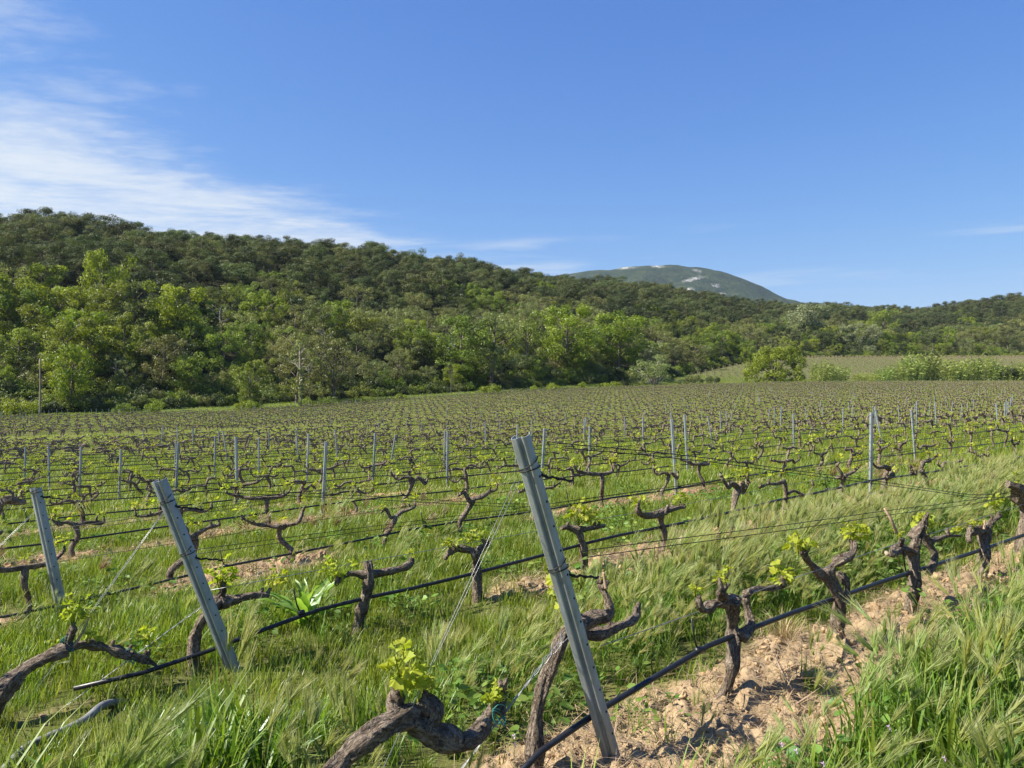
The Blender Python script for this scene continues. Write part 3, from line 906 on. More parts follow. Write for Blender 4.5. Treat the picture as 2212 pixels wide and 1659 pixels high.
# ------------------------------------------------------------------ near vines, each with the shape the photograph shows
# (trunk polyline, arms, shoots) measured on the photograph in the plane of the row; radii in metres
HAND = {
    (1, -2): dict(trunk=[(560, 1900), (650, 1775), (735, 1660), (790, 1590), (848, 1556), (900, 1552)], r=[.062, .056, .048, .05, .05, .055],
                  arms=[([(850, 1550), (862, 1520), (868, 1500)], [.048, .045, .032]),
                        ([(890, 1556), (935, 1582), (985, 1600), (1035, 1580), (1065, 1552), (1082, 1530)], [.05, .05, .042, .04, .042, .034]),
                        ([(915, 1572), (932, 1535), (912, 1512)], [.045, .042, .032]),
                        ([(1080, 1540), (1098, 1512), (1092, 1488)], [.03, .02, .009])],
                  shoots=[((868, 1500), 13, .085, .16, .085), ((905, 1512), 10, .07, .10, .075), ((1066, 1530), 9, .05, .09, .062)]),
    (1, -1): dict(trunk=[(1172, 1705), (1183, 1600), (1196, 1500), (1212, 1430), (1238, 1388), (1258, 1372)], r=[.052, .045, .041, .041, .045, .05],
                  arms=[([(1252, 1376), (1290, 1382), (1325, 1378), (1350, 1358), (1375, 1345), (1402, 1330)], [.045, .046, .04, .03, .022, .02]),
                        ([(1262, 1370), (1298, 1343), (1325, 1330), (1332, 1300), (1326, 1268)], [.042, .038, .036, .026, .016]),
                        ([(1322, 1275), (1318, 1240)], [.012, .009]),
                        ([(1340, 1365), (1345, 1342)], [.032, .022])],
                  shoots=[((1238, 1345), 8, .05, .13, .06), ((1228, 1275), 8, .06, .12, .07), ((1330, 1262), 3, .02, .03, .03)]),
    (1, 0): dict(trunk=[(1542, 1590), (1552, 1540), (1570, 1470), (1580, 1410), (1588, 1365), (1582, 1320), (1575, 1290)], r=[.05, .042, .037, .036, .04, .04, .044],
                 arms=[([(1582, 1300), (1556, 1306), (1528, 1318), (1506, 1310), (1498, 1288)], [.038, .03, .027, .03, .018]),
                       ([(1575, 1296), (1556, 1282), (1548, 1272)], [.036, .034, .022]),
                       ([(1590, 1372), (1612, 1352), (1622, 1325), (1620, 1290)], [.034, .03, .026, .02]),
                       ([(1612, 1284), (1645, 1274), (1672, 1272), (1690, 1262)], [.022, .02, .019, .012]),
                       ([(1573, 1262), (1573, 1236)], [.010, .007])],
                 shoots=[((1500, 1282), 4, .03, .05, .045), ((1560, 1268), 7, .045, .06, .055), ((1574, 1236), 4, .03, .03, .035), ((1690, 1268), 9, .085, .10, .085)]),
    (1, 1): dict(trunk=[(1818, 1400), (1812, 1345), (1805, 1295), (1796, 1255), (1792, 1228)], r=[.05, .042, .042, .038, .036],
                 arms=[([(1800, 1270), (1775, 1235), (1748, 1208), (1722, 1192)], [.036, .03, .024, .014]),
                       ([(1792, 1236), (1806, 1212), (1828, 1196), (1842, 1172)], [.034, .03, .028, .022]),
                       ([(1815, 1300), (1822, 1262), (1814, 1236)], [.03, .03, .026])],
                 shoots=[((1724, 1196), 8, .07, .13, .08), ((1745, 1190), 5, .05, .06, .06), ((1842, 1172), 14, .095, .10, .085), ((1806, 1222), 3, .03, .03, .04)]),
    (1, 2): dict(trunk=[(1964, 1330), (1968, 1280), (1973, 1235), (1978, 1195), (1982, 1160)], r=[.052, .045, .043, .044, .042],
                 arms=[([(1978, 1195), (1955, 1186), (1938, 1192), (1918, 1197)], [.042, .044, .034, .024]),
                       ([(1982, 1165), (1990, 1136), (1990, 1114)], [.04, .026, .014]),
                       ([(1998, 1238), (2012, 1200), (2010, 1172), (2003, 1150)], [.034, .032, .028, .02]),
                       ([(2010, 1168), (2032, 1166), (2052, 1158), (2070, 1156)], [.024, .02, .02, .013]),
                       ([(1952, 1184), (1948, 1162)], [.03, .02]),
                       ([(1928, 1150), (1918, 1122), (1915, 1098)], [.014, .012, .008])],
                 shoots=[((2003, 1148), 9, .08, .10, .09), ((1940, 1162), 5, .04, .05, .05), ((2066, 1152), 5, .04, .05, .05), ((1992, 1120), 4, .03, .03, .04)]),
    (1, 3): dict(trunk=[(2112, 1240), (2120, 1200), (2128, 1165), (2132, 1140)], r=[.052, .045, .044, .046],
                 arms=[([(2130, 1142), (2112, 1146), (2098, 1156), (2088, 1168)], [.042, .04, .036, .028]),
                       ([(2132, 1146), (2142, 1124), (2152, 1112)], [.04, .032, .022]),
                       ([(2118, 1142), (2120, 1122)], [.016, .008])],
                 shoots=[((2150, 1110), 9, .06, .14, .075), ((2105, 1140), 6, .05, .06, .05), ((2122, 1135), 4, .04, .04, .05)]),
    (2, -2): dict(trunk=[(-55, 1600), (0, 1505), (50, 1452), (100, 1418), (145, 1400)], r=[.055, .05, .044, .044, .046],
                  arms=[([(140, 1402), (190, 1394), (240, 1404), (282, 1418)], [.044, .038, .032, .026]),
                        ([(146, 1400), (152, 1370), (158, 1352)], [.036, .034, .022]),
                        ([(158, 1392), (178, 1362), (196, 1330)], [.010, .008, .005]),
                        ([(282, 1414), (318, 1428), (340, 1440)], [.03, .024, .016])],
                  shoots=[((160, 1352), 14, .10, .14, .095), ((190, 1385), 6, .06, .05, .06), ((118, 1395), 3, .04, .04, .04), ((322, 1400), 6, .07, .09, .08)]),
    (2, -1): dict(trunk=[(422, 1440), (428, 1400), (436, 1362), (455, 1325), (482, 1302)], r=[.05, .044, .04, .042, .05],
                  arms=[([(478, 1304), (515, 1302), (552, 1292), (588, 1288)], [.044, .038, .036, .026]),
                        ([(480, 1300), (488, 1282), (486, 1268)], [.036, .03, .02])],
                  shoots=[((482, 1275), 13, .11, .14, .10), ((600, 1280), 7, .08, .10, .085)]),
    (2, 0): dict(trunk=[(768, 1395), (780, 1335), (790, 1280), (796, 1240), (798, 1212)], r=[.05, .044, .04, .04, .034],
                 arms=[([(798, 1244), (765, 1240), (742, 1248), (722, 1262)], [.036, .034, .03, .024]),
                       ([(798, 1242), (835, 1234), (868, 1224), (892, 1212)], [.036, .034, .032, .03])],
                 shoots=[((716, 1256), 12, .11, .14, .10), ((888, 1200), 4, .05, .05, .05), ((798, 1208), 3, .03, .03, .04)]),
    (2, 1): dict(trunk=[(1036, 1255), (1030, 1222), (1024, 1198), (1018, 1186)], r=[.05, .042, .04, .04],
                 arms=[([(1020, 1188), (994, 1186), (974, 1194), (958, 1206)], [.036, .034, .03, .024]),
                       ([(1024, 1200), (1040, 1182), (1050, 1172)], [.034, .03, .022])],
                 shoots=[((972, 1188), 8, .08, .10, .085), ((1018, 1178), 8, .08, .10, .08), ((1050, 1168), 6, .06, .08, .07)]),
    (2, 2): dict(trunk=[(1262, 1232), (1258, 1195), (1252, 1160), (1248, 1142)], r=[.055, .045, .045, .05],
                 arms=[([(1248, 1144), (1230, 1140), (1216, 1142)], [.046, .036, .026]),
                       ([(1250, 1146), (1275, 1140), (1302, 1134)], [.044, .032, .024])],
                 shoots=[((1250, 1135), 16, .15, .16, .11), ((1278, 1136), 8, .10, .10, .09)]),
    (2, 3): dict(trunk=[(1432, 1195), (1432, 1160), (1430, 1128), (1428, 1106)], r=[.05, .042, .042, .046],
                 arms=[([(1430, 1108), (1405, 1114), (1382, 1108), (1374, 1090)], [.04, .038, .034, .022]),
                       ([(1430, 1108), (1450, 1100), (1474, 1092)], [.038, .032, .024]),
                       ([(1432, 1110), (1440, 1090)], [.03, .018])],
                 shoots=[((1394, 1098), 8, .09, .10, .09), ((1372, 1088), 4, .06, .08, .07), ((1468, 1088), 8, .08, .10, .085)]),
}

ROW_T0 = {1: 3.10, 2: 2.44, 3: 2.90}


def row_start(k):
    return {1: 2.31, 2: 1.52, 3: 0.98}.get(k, 0.98 - 0.33 * (k - 3))


def in_frame(x, y, m=0.0):
    if y < 0.8:
        return False
    s = CX + F * x / y
    return -m <= s <= 2212 + m


def in_field(t, p):
    x, y = tp2xy(t, p)
    if y < 1 or p > 123:
        return False
    s = CX + F * x / y
    if y > float(field_far(s)):
        return False
    if 60.5 < p < 70 and t < 34 + 6 * math.sin(p):
        return False                                   # grass track between two plots
    return True


NROWS = int((123 - P1) / RS) + 1
slots = []                                             # (depth, k, m, t)
for k in range(1, NROWS + 1):
    p = rowp(k)
    t0 = ROW_T0.get(k, (k * 0.377) % VS)
    m = -3 if k <= 2 else int((row_start(k) - t0) / VS) - 1
    while True:
        t = t0 + m * VS
        x, y = tp2xy(t, p)
        if y > 260 or (y > 1 and CX + F * x / y > 2212 + (420 if y < 30 else 130)):
            break
        ok = (m >= -2) if k <= 2 else t > row_start(k) - 0.6
        if ok and y > 0.8 and in_frame(x, y, 420 if y < 30 else 130) and in_field(t, p):
            rr = random.Random(k * 1000 + m)
            if k <= 2 or rr.random() > 0.035:
                slots.append((y, k, m, t))
        m += 1
seen = [s for s in slots if in_frame(*tp2xy(s[3], rowp(s[1])), m=12) or (s[1], s[2]) in HAND]
seen.sort(key=lambda s: math.hypot(*tp2xy(s[3], rowp(s[1]))))
single = {(s[1], s[2]) for s in seen[:300]}


def generic_paths(rg, style):
    """trunk, arms and shoots of one vine in its own axes, the row along x"""
    h = rg.uniform(0.33, 0.52)
    lean = float(np.clip(rg.normal(0, 0.09), -.16, .16))
    wob = rg.normal(0, 0.055)
    tr = [Vector((0, 0, -0.08)), Vector((wob, rg.normal(0, .02), h * 0.3)), Vector((lean * 0.4 - wob * .5, rg.normal(0, .02), h * 0.66)), Vector((lean, 0, h))]
    r0 = rg.uniform(0.021, 0.032)
    rr = [r0 * 1.25, r0, r0 * 0.95, r0 * 1.15]
    arms = []; tips = []
    for sgn in (-1, 1):
        ln = rg.uniform(0.22, 0.50)
        if style == 2 and sgn == 1:
            ln = rg.uniform(.12, .2)
        dip = rg.uniform(-0.06, 0.08)
        if style == 3:
            ln *= .85; dip += .05
        st = tr[3] + Vector((0, 0, -0.02))
        if style == 1 and sgn == 1:
            st = tr[2]
        a = [st, st + Vector((sgn * ln * 0.35, rg.normal(0, .025), rg.uniform(-.02, 0.06))),
             st + Vector((sgn * ln * 0.7, rg.normal(0, .035), dip * 0.5 + rg.normal(0, .032))),
             st + Vector((sgn * ln, rg.normal(0, .03), dip + rg.uniform(0, .05)))]
        arms.append((a, [r0 * 0.95, r0 * 0.72, r0 * 0.66, r0 * 0.5]))
        tips.append(a[3]); tips.append(a[2])
        if rg.random() < 0.7:
            tips.append(a[1])
    tips.append(tr[3])
    return tr, rr, arms, tips


def build_generic(rg, style, sides, n, leaf_n, leaf_size):
    """meshes of a vine: trunk, arms (with their pruned spurs) and shoots"""
    tr, rr, arms, tips = generic_paths(rg, style)
    parts = []
    b = MB(); b.tube(tr, rr, sides, n, 0.16, int(rg.integers(9999)), dome=True, knot=0.25)
    parts.append(('trunk', b.mesh('trunk', [M['bark']])))
    tops = []
    for ai, (a, ar) in enumerate(arms):
        b = MB(); b.tube(a, ar, sides, n, 0.18, int(rg.integers(9999)), dome=True, knot=0.35)
        for q in ([a[3], a[2]] if rg.random() < .8 else [a[3]]):
            tops.append(spur_geo(b, q, rg, rg.uniform(0.03, 0.09)))
        parts.append(('arm', b.mesh('arm', [M['bark']])))
    tops.append(tr[3] + Vector((0, 0, 0.03)))
    for q in tops:
        if rg.random() < 0.14:
            continue
        b = MB()
        stems, leaves = shoot_leaves(q, rg, leaf_n, 0.055, rg.uniform(.05, .12), leaf_size)
        for s in stems:
            b.tube(s, [.003, .0025, .0015], 4, 3)
        for mtx in leaves:
            V, Fs = LEAVES[rg.integers(len(LEAVES))]
            b.poly([mtx @ Vector(v) for v in V], Fs)
        parts.append(('shoot', b.mesh('shoot', [M['leaf']], smooth=False)))
    return parts


PROTO = [build_generic(np.random.default_rng(900 + i), i % 4, 9, 14, 6, 0.058) for i in range(18)]
FAR_ME = []
for i in range(8):
    rg = np.random.default_rng(700 + i)
    tr, rr, arms, tips = generic_paths(rg, i % 4)
    b = MB()
    b.tube(tr, [q * 1.6 for q in rr], 5, 6, 0.2, i, 0, knot=0.2)
    for a, ar in arms:
        b.tube(a, [q * 1.75 for q in ar], 5, 6, 0.25, i + 5, 0, knot=0.3)
    for q in tips:
        _, leaves = shoot_leaves(q + Vector((0, 0, .03)), rg, 3, 0.05, 0.09, 0.055)
        for mtx in leaves:
            b.poly([mtx @ Vector(v) for v in ((0, -.3, 0), (.9, -.35, .05), (1, .35, -.05), (0.1, .35, .1))], [(0, 1, 2, 3)], 1)
    FAR_ME.append(b.mesh('far_vine', [M['bark'], M['leaf']], smooth=False))

# order along each row, to tell the vines apart in words
by_row = {}
for s in sorted(seen[:300], key=lambda s: (s[1], s[3])):
    by_row.setdefault(s[1], []).append(s)
HANDNOTE = {
    (1, -2): 'thick gnarled grapevine leaning out of the bottom edge, topped by a big yellow-green leaf cluster',
    (1, -1): 'twisted grapevine whose trunk stands right behind the large leaning steel post',
    (1, 0): 'tall forked grapevine on bare soil right of the large leaning post',
    (1, 1): 'dark split-trunk grapevine with two big leaf clusters, beside the straw tuft',
    (1, 2): 'stubby grapevine with a pale sawn arm end above the black hose',
    (1, 3): 'short thick grapevine with a blackened arm, near the right edge of the first row',
    (2, -2): 'long low grapevine sprawling in from the left edge above the grey conduit',
    (2, -1): 'grapevine with a large leaf cluster right beside the second leaning post',
    (2, 0): 'T-shaped grapevine on a clod mound beside the broad-leaved dock plant',
    (2, 1): 'low dark grapevine half sunk in barley, left of the large leaning post',
    (2, 2): 'low bushy grapevine with the widest leaf cluster, just right of the large leaning post',
    (2, 3): 'T-shaped grapevine in the second row with an upturned left arm',
}
far_pts, far_rot, far_scl, far_idx = [], [], [], []
for (y0, k, m, t) in slots:
    p = rowp(k)
    rg = np.random.default_rng(k * 977 + m + 5000)
    jx, jy = rg.normal(0, 0.06), rg.normal(0, 0.035)
    x, y = tp2xy(t + jx, p + jy)
    z = gz(x, y)
    if (k, m) in HAND and (k, m) in single:
        H = HAND[(k, m)]
        base = on_row(k, *H['trunk'][0]); base.z = gz(base.x, base.y)
        vine = thing('grapevine', HANDNOTE[(k, m)], 'grapevine', base, 0, 'old grapevines')

        def P3(q, off):
            return on_row(k, q[0], q[1], off + (0.06 if (k, m) in ((1, -1), (2, -1)) else 0.0)) - base
        b = MB()
        offs = [0.02 * math.sin(i * 1.9 + m) for i in range(len(H['trunk']))]
        tp = [P3(q, o_) for q, o_ in zip(H['trunk'], offs)]
        if tp[0].z > -0.05:
            tp[0] = Vector((tp[0].x, tp[0].y, -0.08))
        b.tube(tp, [q * ((.62 if m < 0 else .74) if k == 1 else .70) for q in H['r']], 26, 90, 0.24, k * 31 + m + 50, dome=True, knot=0.3, flakes=70 if k == 1 else 30)
        link('trunk', b.mesh('trunk', [M['bark']]), vine)
        for ai, (pl, rr) in enumerate(H['arms']):
            b = MB()
            av = [P3(q, 0.03 * math.sin(ai * 2.1 + i * 1.3)) for i, q in enumerate(pl)]
            thin = max(rr) < 0.02
            rr = [q * ((.64 if m < 0 else .72) if k == 1 else .66) for q in rr]
            b.tube(av, rr, 8 if thin else 22, 12 if thin else 46, 0.05 if thin else 0.26, k * 131 + m * 7 + ai, dome=not thin, knot=0.08 if thin else 0.5, flakes=0 if thin else 34)
            if not thin and len(av) > 2:
                for q in range(2):
                    c_ = Vector(av[-1]).lerp(Vector(av[-2]), rg.uniform(0, 1))
                    spur_geo(b, c_, rg, rg.uniform(.035, .06))
            link('cane' if thin else 'arm', b.mesh('arm', [M['cane'] if thin else M['bark']]), vine)
        if (k, m) == (1, 2):
            b = MB(); c0 = P3((1925, 1195), .03); c1 = P3((1917, 1197), .0)
            b.tube([c0, c1], [.0135, .013], 14, 2); link('cut_end', b.mesh('cut_end', [M['cut']]), vine)
        for si, (q, n, sp, hh, sz) in enumerate(H['shoots']):
            add_shoot(vine, P3(q, 0.01 * math.sin(si)), rg, int(n * 1.9), sp * 1.05, hh, sz * (0.8 if k == 1 else 0.75), single=(k == 1))
        if (k, m) in ((1, -2), (2, -2)):
            for q in ([(925, 1568), (1078, 1535)] if k == 1 else [(150, 1385), (283, 1412)]):
                b = MB(); c = P3(q, 0)
                for s in range(3):
                    pts = [c + Vector((0.03 * math.cos(a + s) * SU, 0.03 * math.cos(a + s) * CU - 0.03 * abs(math.sin(a)), 0.036 * math.sin(a) - 0.008 * s)) for a in np.linspace(0, 6.3, 12)]
                    b.tube(pts, [.0022] * 12, 5)
                link('tie', b.mesh('tie', [M['tie']]), vine)
    elif (k, m) in single:
        row = by_row[k]
        i = [q[2] for q in row].index(m) + 1
        end = len(row) + 1 - i
        if end < i:
            where = '%s from the right end' % ordinal(end)
        else:
            where = '%s from the left end' % ordinal(i)
        sz = 'leafy gnarled grapevine' if k < 5 else 'dark gnarled grapevine'
        vine = thing('grapevine', '%s, %s of the %s row from the camera' % (sz, where, ordinal(k)), 'grapevine',
                     (x, y, z), ROW_RZ + (math.pi if rg.random() < .5 else 0) + rg.normal(0, 0.08), 'old grapevines')
        sc = rg.uniform(0.9, 1.12)
        vine.scale = (sc, sc * (1 if rg.random() < .5 else -1), sc * rg.uniform(.93, 1.07))
        for nm, me in PROTO[int(rg.integers(len(PROTO)))]:
            link(nm, me, vine)
    else:
        sc = rg.uniform(1.05, 1.3)
        far_pts.append((x, y, z)); far_rot.append((rg.normal(0, .05), rg.normal(0, .05), ROW_RZ + (math.pi if rg.random() < .5 else 0)))
        far_scl.append((sc, sc, sc * rg.uniform(.95, 1.1))); far_idx.append(int(rg.integers(8)))
scatter('distant_grapevines', source_collection(FAR_ME, 'far_vine'), far_pts, far_rot, far_scl, far_idx,
        'hundreds of dark grapevines in receding rows across the vineyard')
print('vines', len(slots), 'single', len(single))


# ------------------------------------------------------------------ posts
def section_solid(sec, thick):
    """outline of a thin folded steel section: offset both ways"""
    P = np.array(sec, float)
    d = np.gradient(P, axis=0); d /= np.linalg.norm(d, axis=1)[:, None]
    nn = np.stack([-d[:, 1], d[:, 0]], 1) * thick / 2
    return np.vstack([P + nn, (P - nn)[::-1]])


def extrude(b, sec, pts_axis, ax, ay, mat_i=0):
    """sweep a closed 2-D outline along straight axis points"""
    n = len(sec)
    V = []
    for c in pts_axis:
        for (u_, v_) in sec:
            V.append(Vector(c) + ax * float(u_) + ay * float(v_))
    Fs = []
    for i in range(len(pts_axis) - 1):
        for j in range(n):
            a = i * n + j; c = i * n + (j + 1) % n
            Fs.append((a, c, c + n, a + n))
    h = n // 2
    for lvl, rev in ((0, True), (len(pts_axis) - 1, False)):
        for j in range(h - 1):
            q = [lvl * n + j, lvl * n + j + 1, lvl * n + n - 2 - j, lvl * n + n - 1 - j]
            Fs.append(tuple(reversed(q)) if rev else tuple(q))
    b.poly(V, Fs, mat_i)


def fold(sec, r=0.003):
    """round the folds of the section a little"""
    out = [sec[0]]
    for i in range(1, len(sec) - 1):
        a, p, c = map(np.array, (sec[i - 1], sec[i], sec[i + 1]))
        for w in (0.0, 0.5, 1.0):
            l1 = p + (a - p) / np.linalg.norm(a - p) * r; l2 = p + (c - p) / np.linalg.norm(c - p) * r
            q = (1 - w) ** 2 * l1 + 2 * w * (1 - w) * p + w ** 2 * l2
            out.append(tuple(q))
    out.append(sec[-1])
    return out


END_SEC = fold([(-.027, .034), (-.035, .004), (-.033, -.014), (-.012, -.020), (-.003, -.006), (.005, -.006), (.011, -.020), (.024, -.017), (.036, .006), (.030, .036)])
MID_SEC = fold([(-.018, .018), (-.018, -.003), (-.007, -.008), (-.0025, -.001), (.0025, -.001), (.007, -.008), (.018, -.003), (.018, .018)], .0015)


def end_post(k, top_px, base_px, turn, label):
    top = on_row(k, *top_px, off=-0.05); base = on_row(k, *base_px, off=-0.05)
    d = (top - base).normalized()
    g0 = gz(base.x, base.y)
    root = base - d * ((base.z - g0) / d.z)
    post = thing('end_post', label, 'post', root, 0, 'leaning end posts')
    ax = Vector((math.cos(turn), math.sin(turn), 0)); ax = (ax - d * ax.dot(d)).normalized()
    ay = d.cross(ax).normalized()
    if ay.y < 0:
        ay = -ay
    ln = (top - root).length
    b = MB()
    extrude(b, section_solid(END_SEC, 0.003), [d * q for q in np.linspace(-0.25, ln, 9)], ax, ay)
    me = b.mesh('column', [M['steel']], smooth=False)
    link('column', me, post)
    for side, u0, v0 in ((0, -.0343, -.006), (1, .0305, -.005)):
        h = 0.12 + 0.05 * side
        while h < ln - 0.1:
            c = d * h + ax * u0 + ay * v0
            nrm = (ax * (-0.99 if side == 0 else 0.86) - ay * (0.1 if side == 0 else 0.5)).normalized()
            hb = MB(); hb.tube([c - nrm * 0.0005, c + nrm * 0.0028], [.0048, .0048], 8)  # dark stub on the steel, its colour standing in for a shaded opening
            link('hole', hb.mesh('hole', [M['hole']]), post)
            h += 0.105
    return post, root, d, ax, ay, ln


def wrap_geo(b, root, d, ax, ay, h, r=0.0025, turns=2):
    """wire bound round the post, with a twisted tail on the row side"""
    pts = []
    for q in np.linspace(0, 2 * math.pi * turns, 26 * turns):
        pts.append(root + d * (h + 0.016 * math.sin(q * 0.5) + 0.006 * q) + ax * (0.0415 * math.cos(q)) + ay * (0.006 + 0.034 * math.sin(q)))
    b.tube(pts, [r] * len(pts), 5)


posts = {}
posts[1] = end_post(1, (1106, 941), (1310, 1652), math.radians(-8), 'large leaning grey steel end post in the foreground, wires bound round it')
posts[2] = end_post(2, (337, 1036), (490, 1425), math.radians(-6), 'second leaning grey steel end post, left of the foreground one')
posts[3] = end_post(3, (73, 1053), (131, 1322), math.radians(-14), 'bright leaning steel end post nearest the left edge')


def line_post_mesh(h, hooks):
    b = MB()
    extrude(b, section_solid(MID_SEC, 0.0025), [Vector((0, 0, z)) for z in (-0.3, 0.3, 0.7, h)], Vector((1, 0, 0)), Vector((0, 1, 0)))
    hk = MB()
    if hooks:
        for s in (-1, 1):
            z = h - 0.04
            while z > 0.35:
                hk.tube([Vector((s * .017, 0, z)), Vector((s * .030, 0, z + .004)), Vector((s * .032, 0, z + .022))], [.004, .004, .003], 5)
                z -= 0.11
    return b.mesh('column', [M['steel']], smooth=False), (hk.mesh('wire_hooks', [M['steel']], smooth=False) if hooks else None)


LP = [line_post_mesh(h, True) for h in (1.06, 1.12, 1.18)]
LPF = []
for h in (1.08, 1.16):
    b = MB(); b.tube([Vector((0, 0, -.2)), Vector((0, 0, h))], [.013, .013], 4); LPF.append(b.mesh('far_post', [M['steel']], smooth=False))
pslots = []
for k in range(2, NROWS + 1):
    p = rowp(k)
    sp = 7.6 if k <= 3 else 3.8
    if k <= 3:
        t = {2: 9.21, 3: 8.5}[k]
    else:
        t = 8.15 - 0.31 * (k - 4)
        while t > 0.07 * p - 4:
            t -= sp
    if 10 < k:
        sp = 15.2
    dense = k > NROWS - 3
    while True:
        x, y = tp2xy(t, p)
        if y > 260 or (y > 1 and CX + F * x / y > 2212 + 200):
            break
        if y > 1 and t > row_start(k) + 0.5 and in_frame(x, y, 160) and in_field(t, p) and not (k > 10 and random.Random(k * 77 + int(t * 10)).random() < .2):
            pslots.append((math.hypot(x, y), k, t, in_frame(x, y, 0)))
        t += 2.1 if (dense and t < 105) else (7.6 if (3 < k <= 10 and t > 9) else sp)
pslots.sort()
vis = [q for q in pslots if q[3]][:300]
vs = {(q[1], round(q[2], 3)) for q in vis}
rowposts = {}
for q in sorted(vis, key=lambda q: (q[1], q[2])):
    rowposts.setdefault(q[1], []).append(round(q[2], 3))
fp, fr_, fs, fi = [], [], [], []
for (dist, k, t, _) in pslots:
    p = rowp(k)
    rg = np.random.default_rng(int(k * 313 + t * 7) + 90)
    x, y = tp2xy(t + rg.normal(0, .08), p)
    z = gz(x, y)
    tilt = (rg.normal(0, .035), rg.normal(0, .035), rg.uniform(-.3, .3) + 0.1)
    if rg.random() < 0.07:
        tilt = (rg.normal(0, .03), -0.16 * (1 if rg.random() < .6 else -1), tilt[2])
    key = (k, round(t, 3))
    if key in vs:
        ts = rowposts[k]; i = ts.index(key[1]) + 1; end = len(ts) + 1 - i
        where = ('%s from the left' % ordinal(i)) if i <= end else ('%s from the right' % ordinal(end))
        if k == 2:
            lab = 'tall upright steel post with side hooks standing right of centre in the second row' if i == 1 else 'steel post far along the second row, %s' % where
        else:
            lab = 'thin grey steel post, %s in the %s vine row from the camera' % (where, ordinal(k))
        o = thing('line_post', lab, 'post', (x, y, z), 0, 'upright posts along the vine rows')
        o.rotation_euler = tilt
        col_me, hk_me = LP[int(rg.integers(3))]
        link('column', col_me, o)
        if y < 40:
            link('wire_hook', hk_me, o)
    else:
        fp.append((x, y, z)); fr_.append(tilt); fs.append((1, 1, rg.uniform(.92, 1.06))); fi.append(int(rg.integers(2)))
if fp:
    scatter('distant_posts', source_collection(LPF, 'far_post'), fp, fr_, fs, fi, 'hundreds of thin grey posts far across the vineyard')
print('posts', len(pslots))

# ------------------------------------------------------------------ hoses and wires
HOSE_Z = {1: ([2.0, 2.35, 3.0, 3.6, 5.2, 6.9, 9.0, 14], [0.19, .24, .35, .378, .38, .38, .39, .55]),
          2: ([1.0, 1.55, 2.0, 2.8, 4.4, 5.9, 9.1, 14.5, 22], [-.02, .05, .137, .164, .26, .307, .41, .42, .6]),
          3: ([-2.0, 0.6, 2.07, 4.1, 9.0], [-.25, -.186, -.07, .06, .12])}


def row_line(k, t0, t1, zfun, step, sag=0.0):
    p = rowp(k)
    ts = np.arange(t0, t1 + step * .5, step)
    out = []
    for t in ts:
        x, y = tp2xy(t, p)
        z = zfun(t, x, y) - sag * math.sin(math.pi * ((t * 0.41) % 1.0))
        out.append(Vector((x, y, z)))
    return out, ts


def row_extent(k):
    p = rowp(k)
    t0 = max(row_start(k) - 0.4, 0.06 * p - 6)
    t1 = min(3.3 * p + 6, (250 - SU * p) / CU)
    while t1 > t0 and not in_field(t1, p):
        t1 -= 2.0
    if 60.5 < p < 70:
        t0 = max(t0, 36)
    return t0, t1


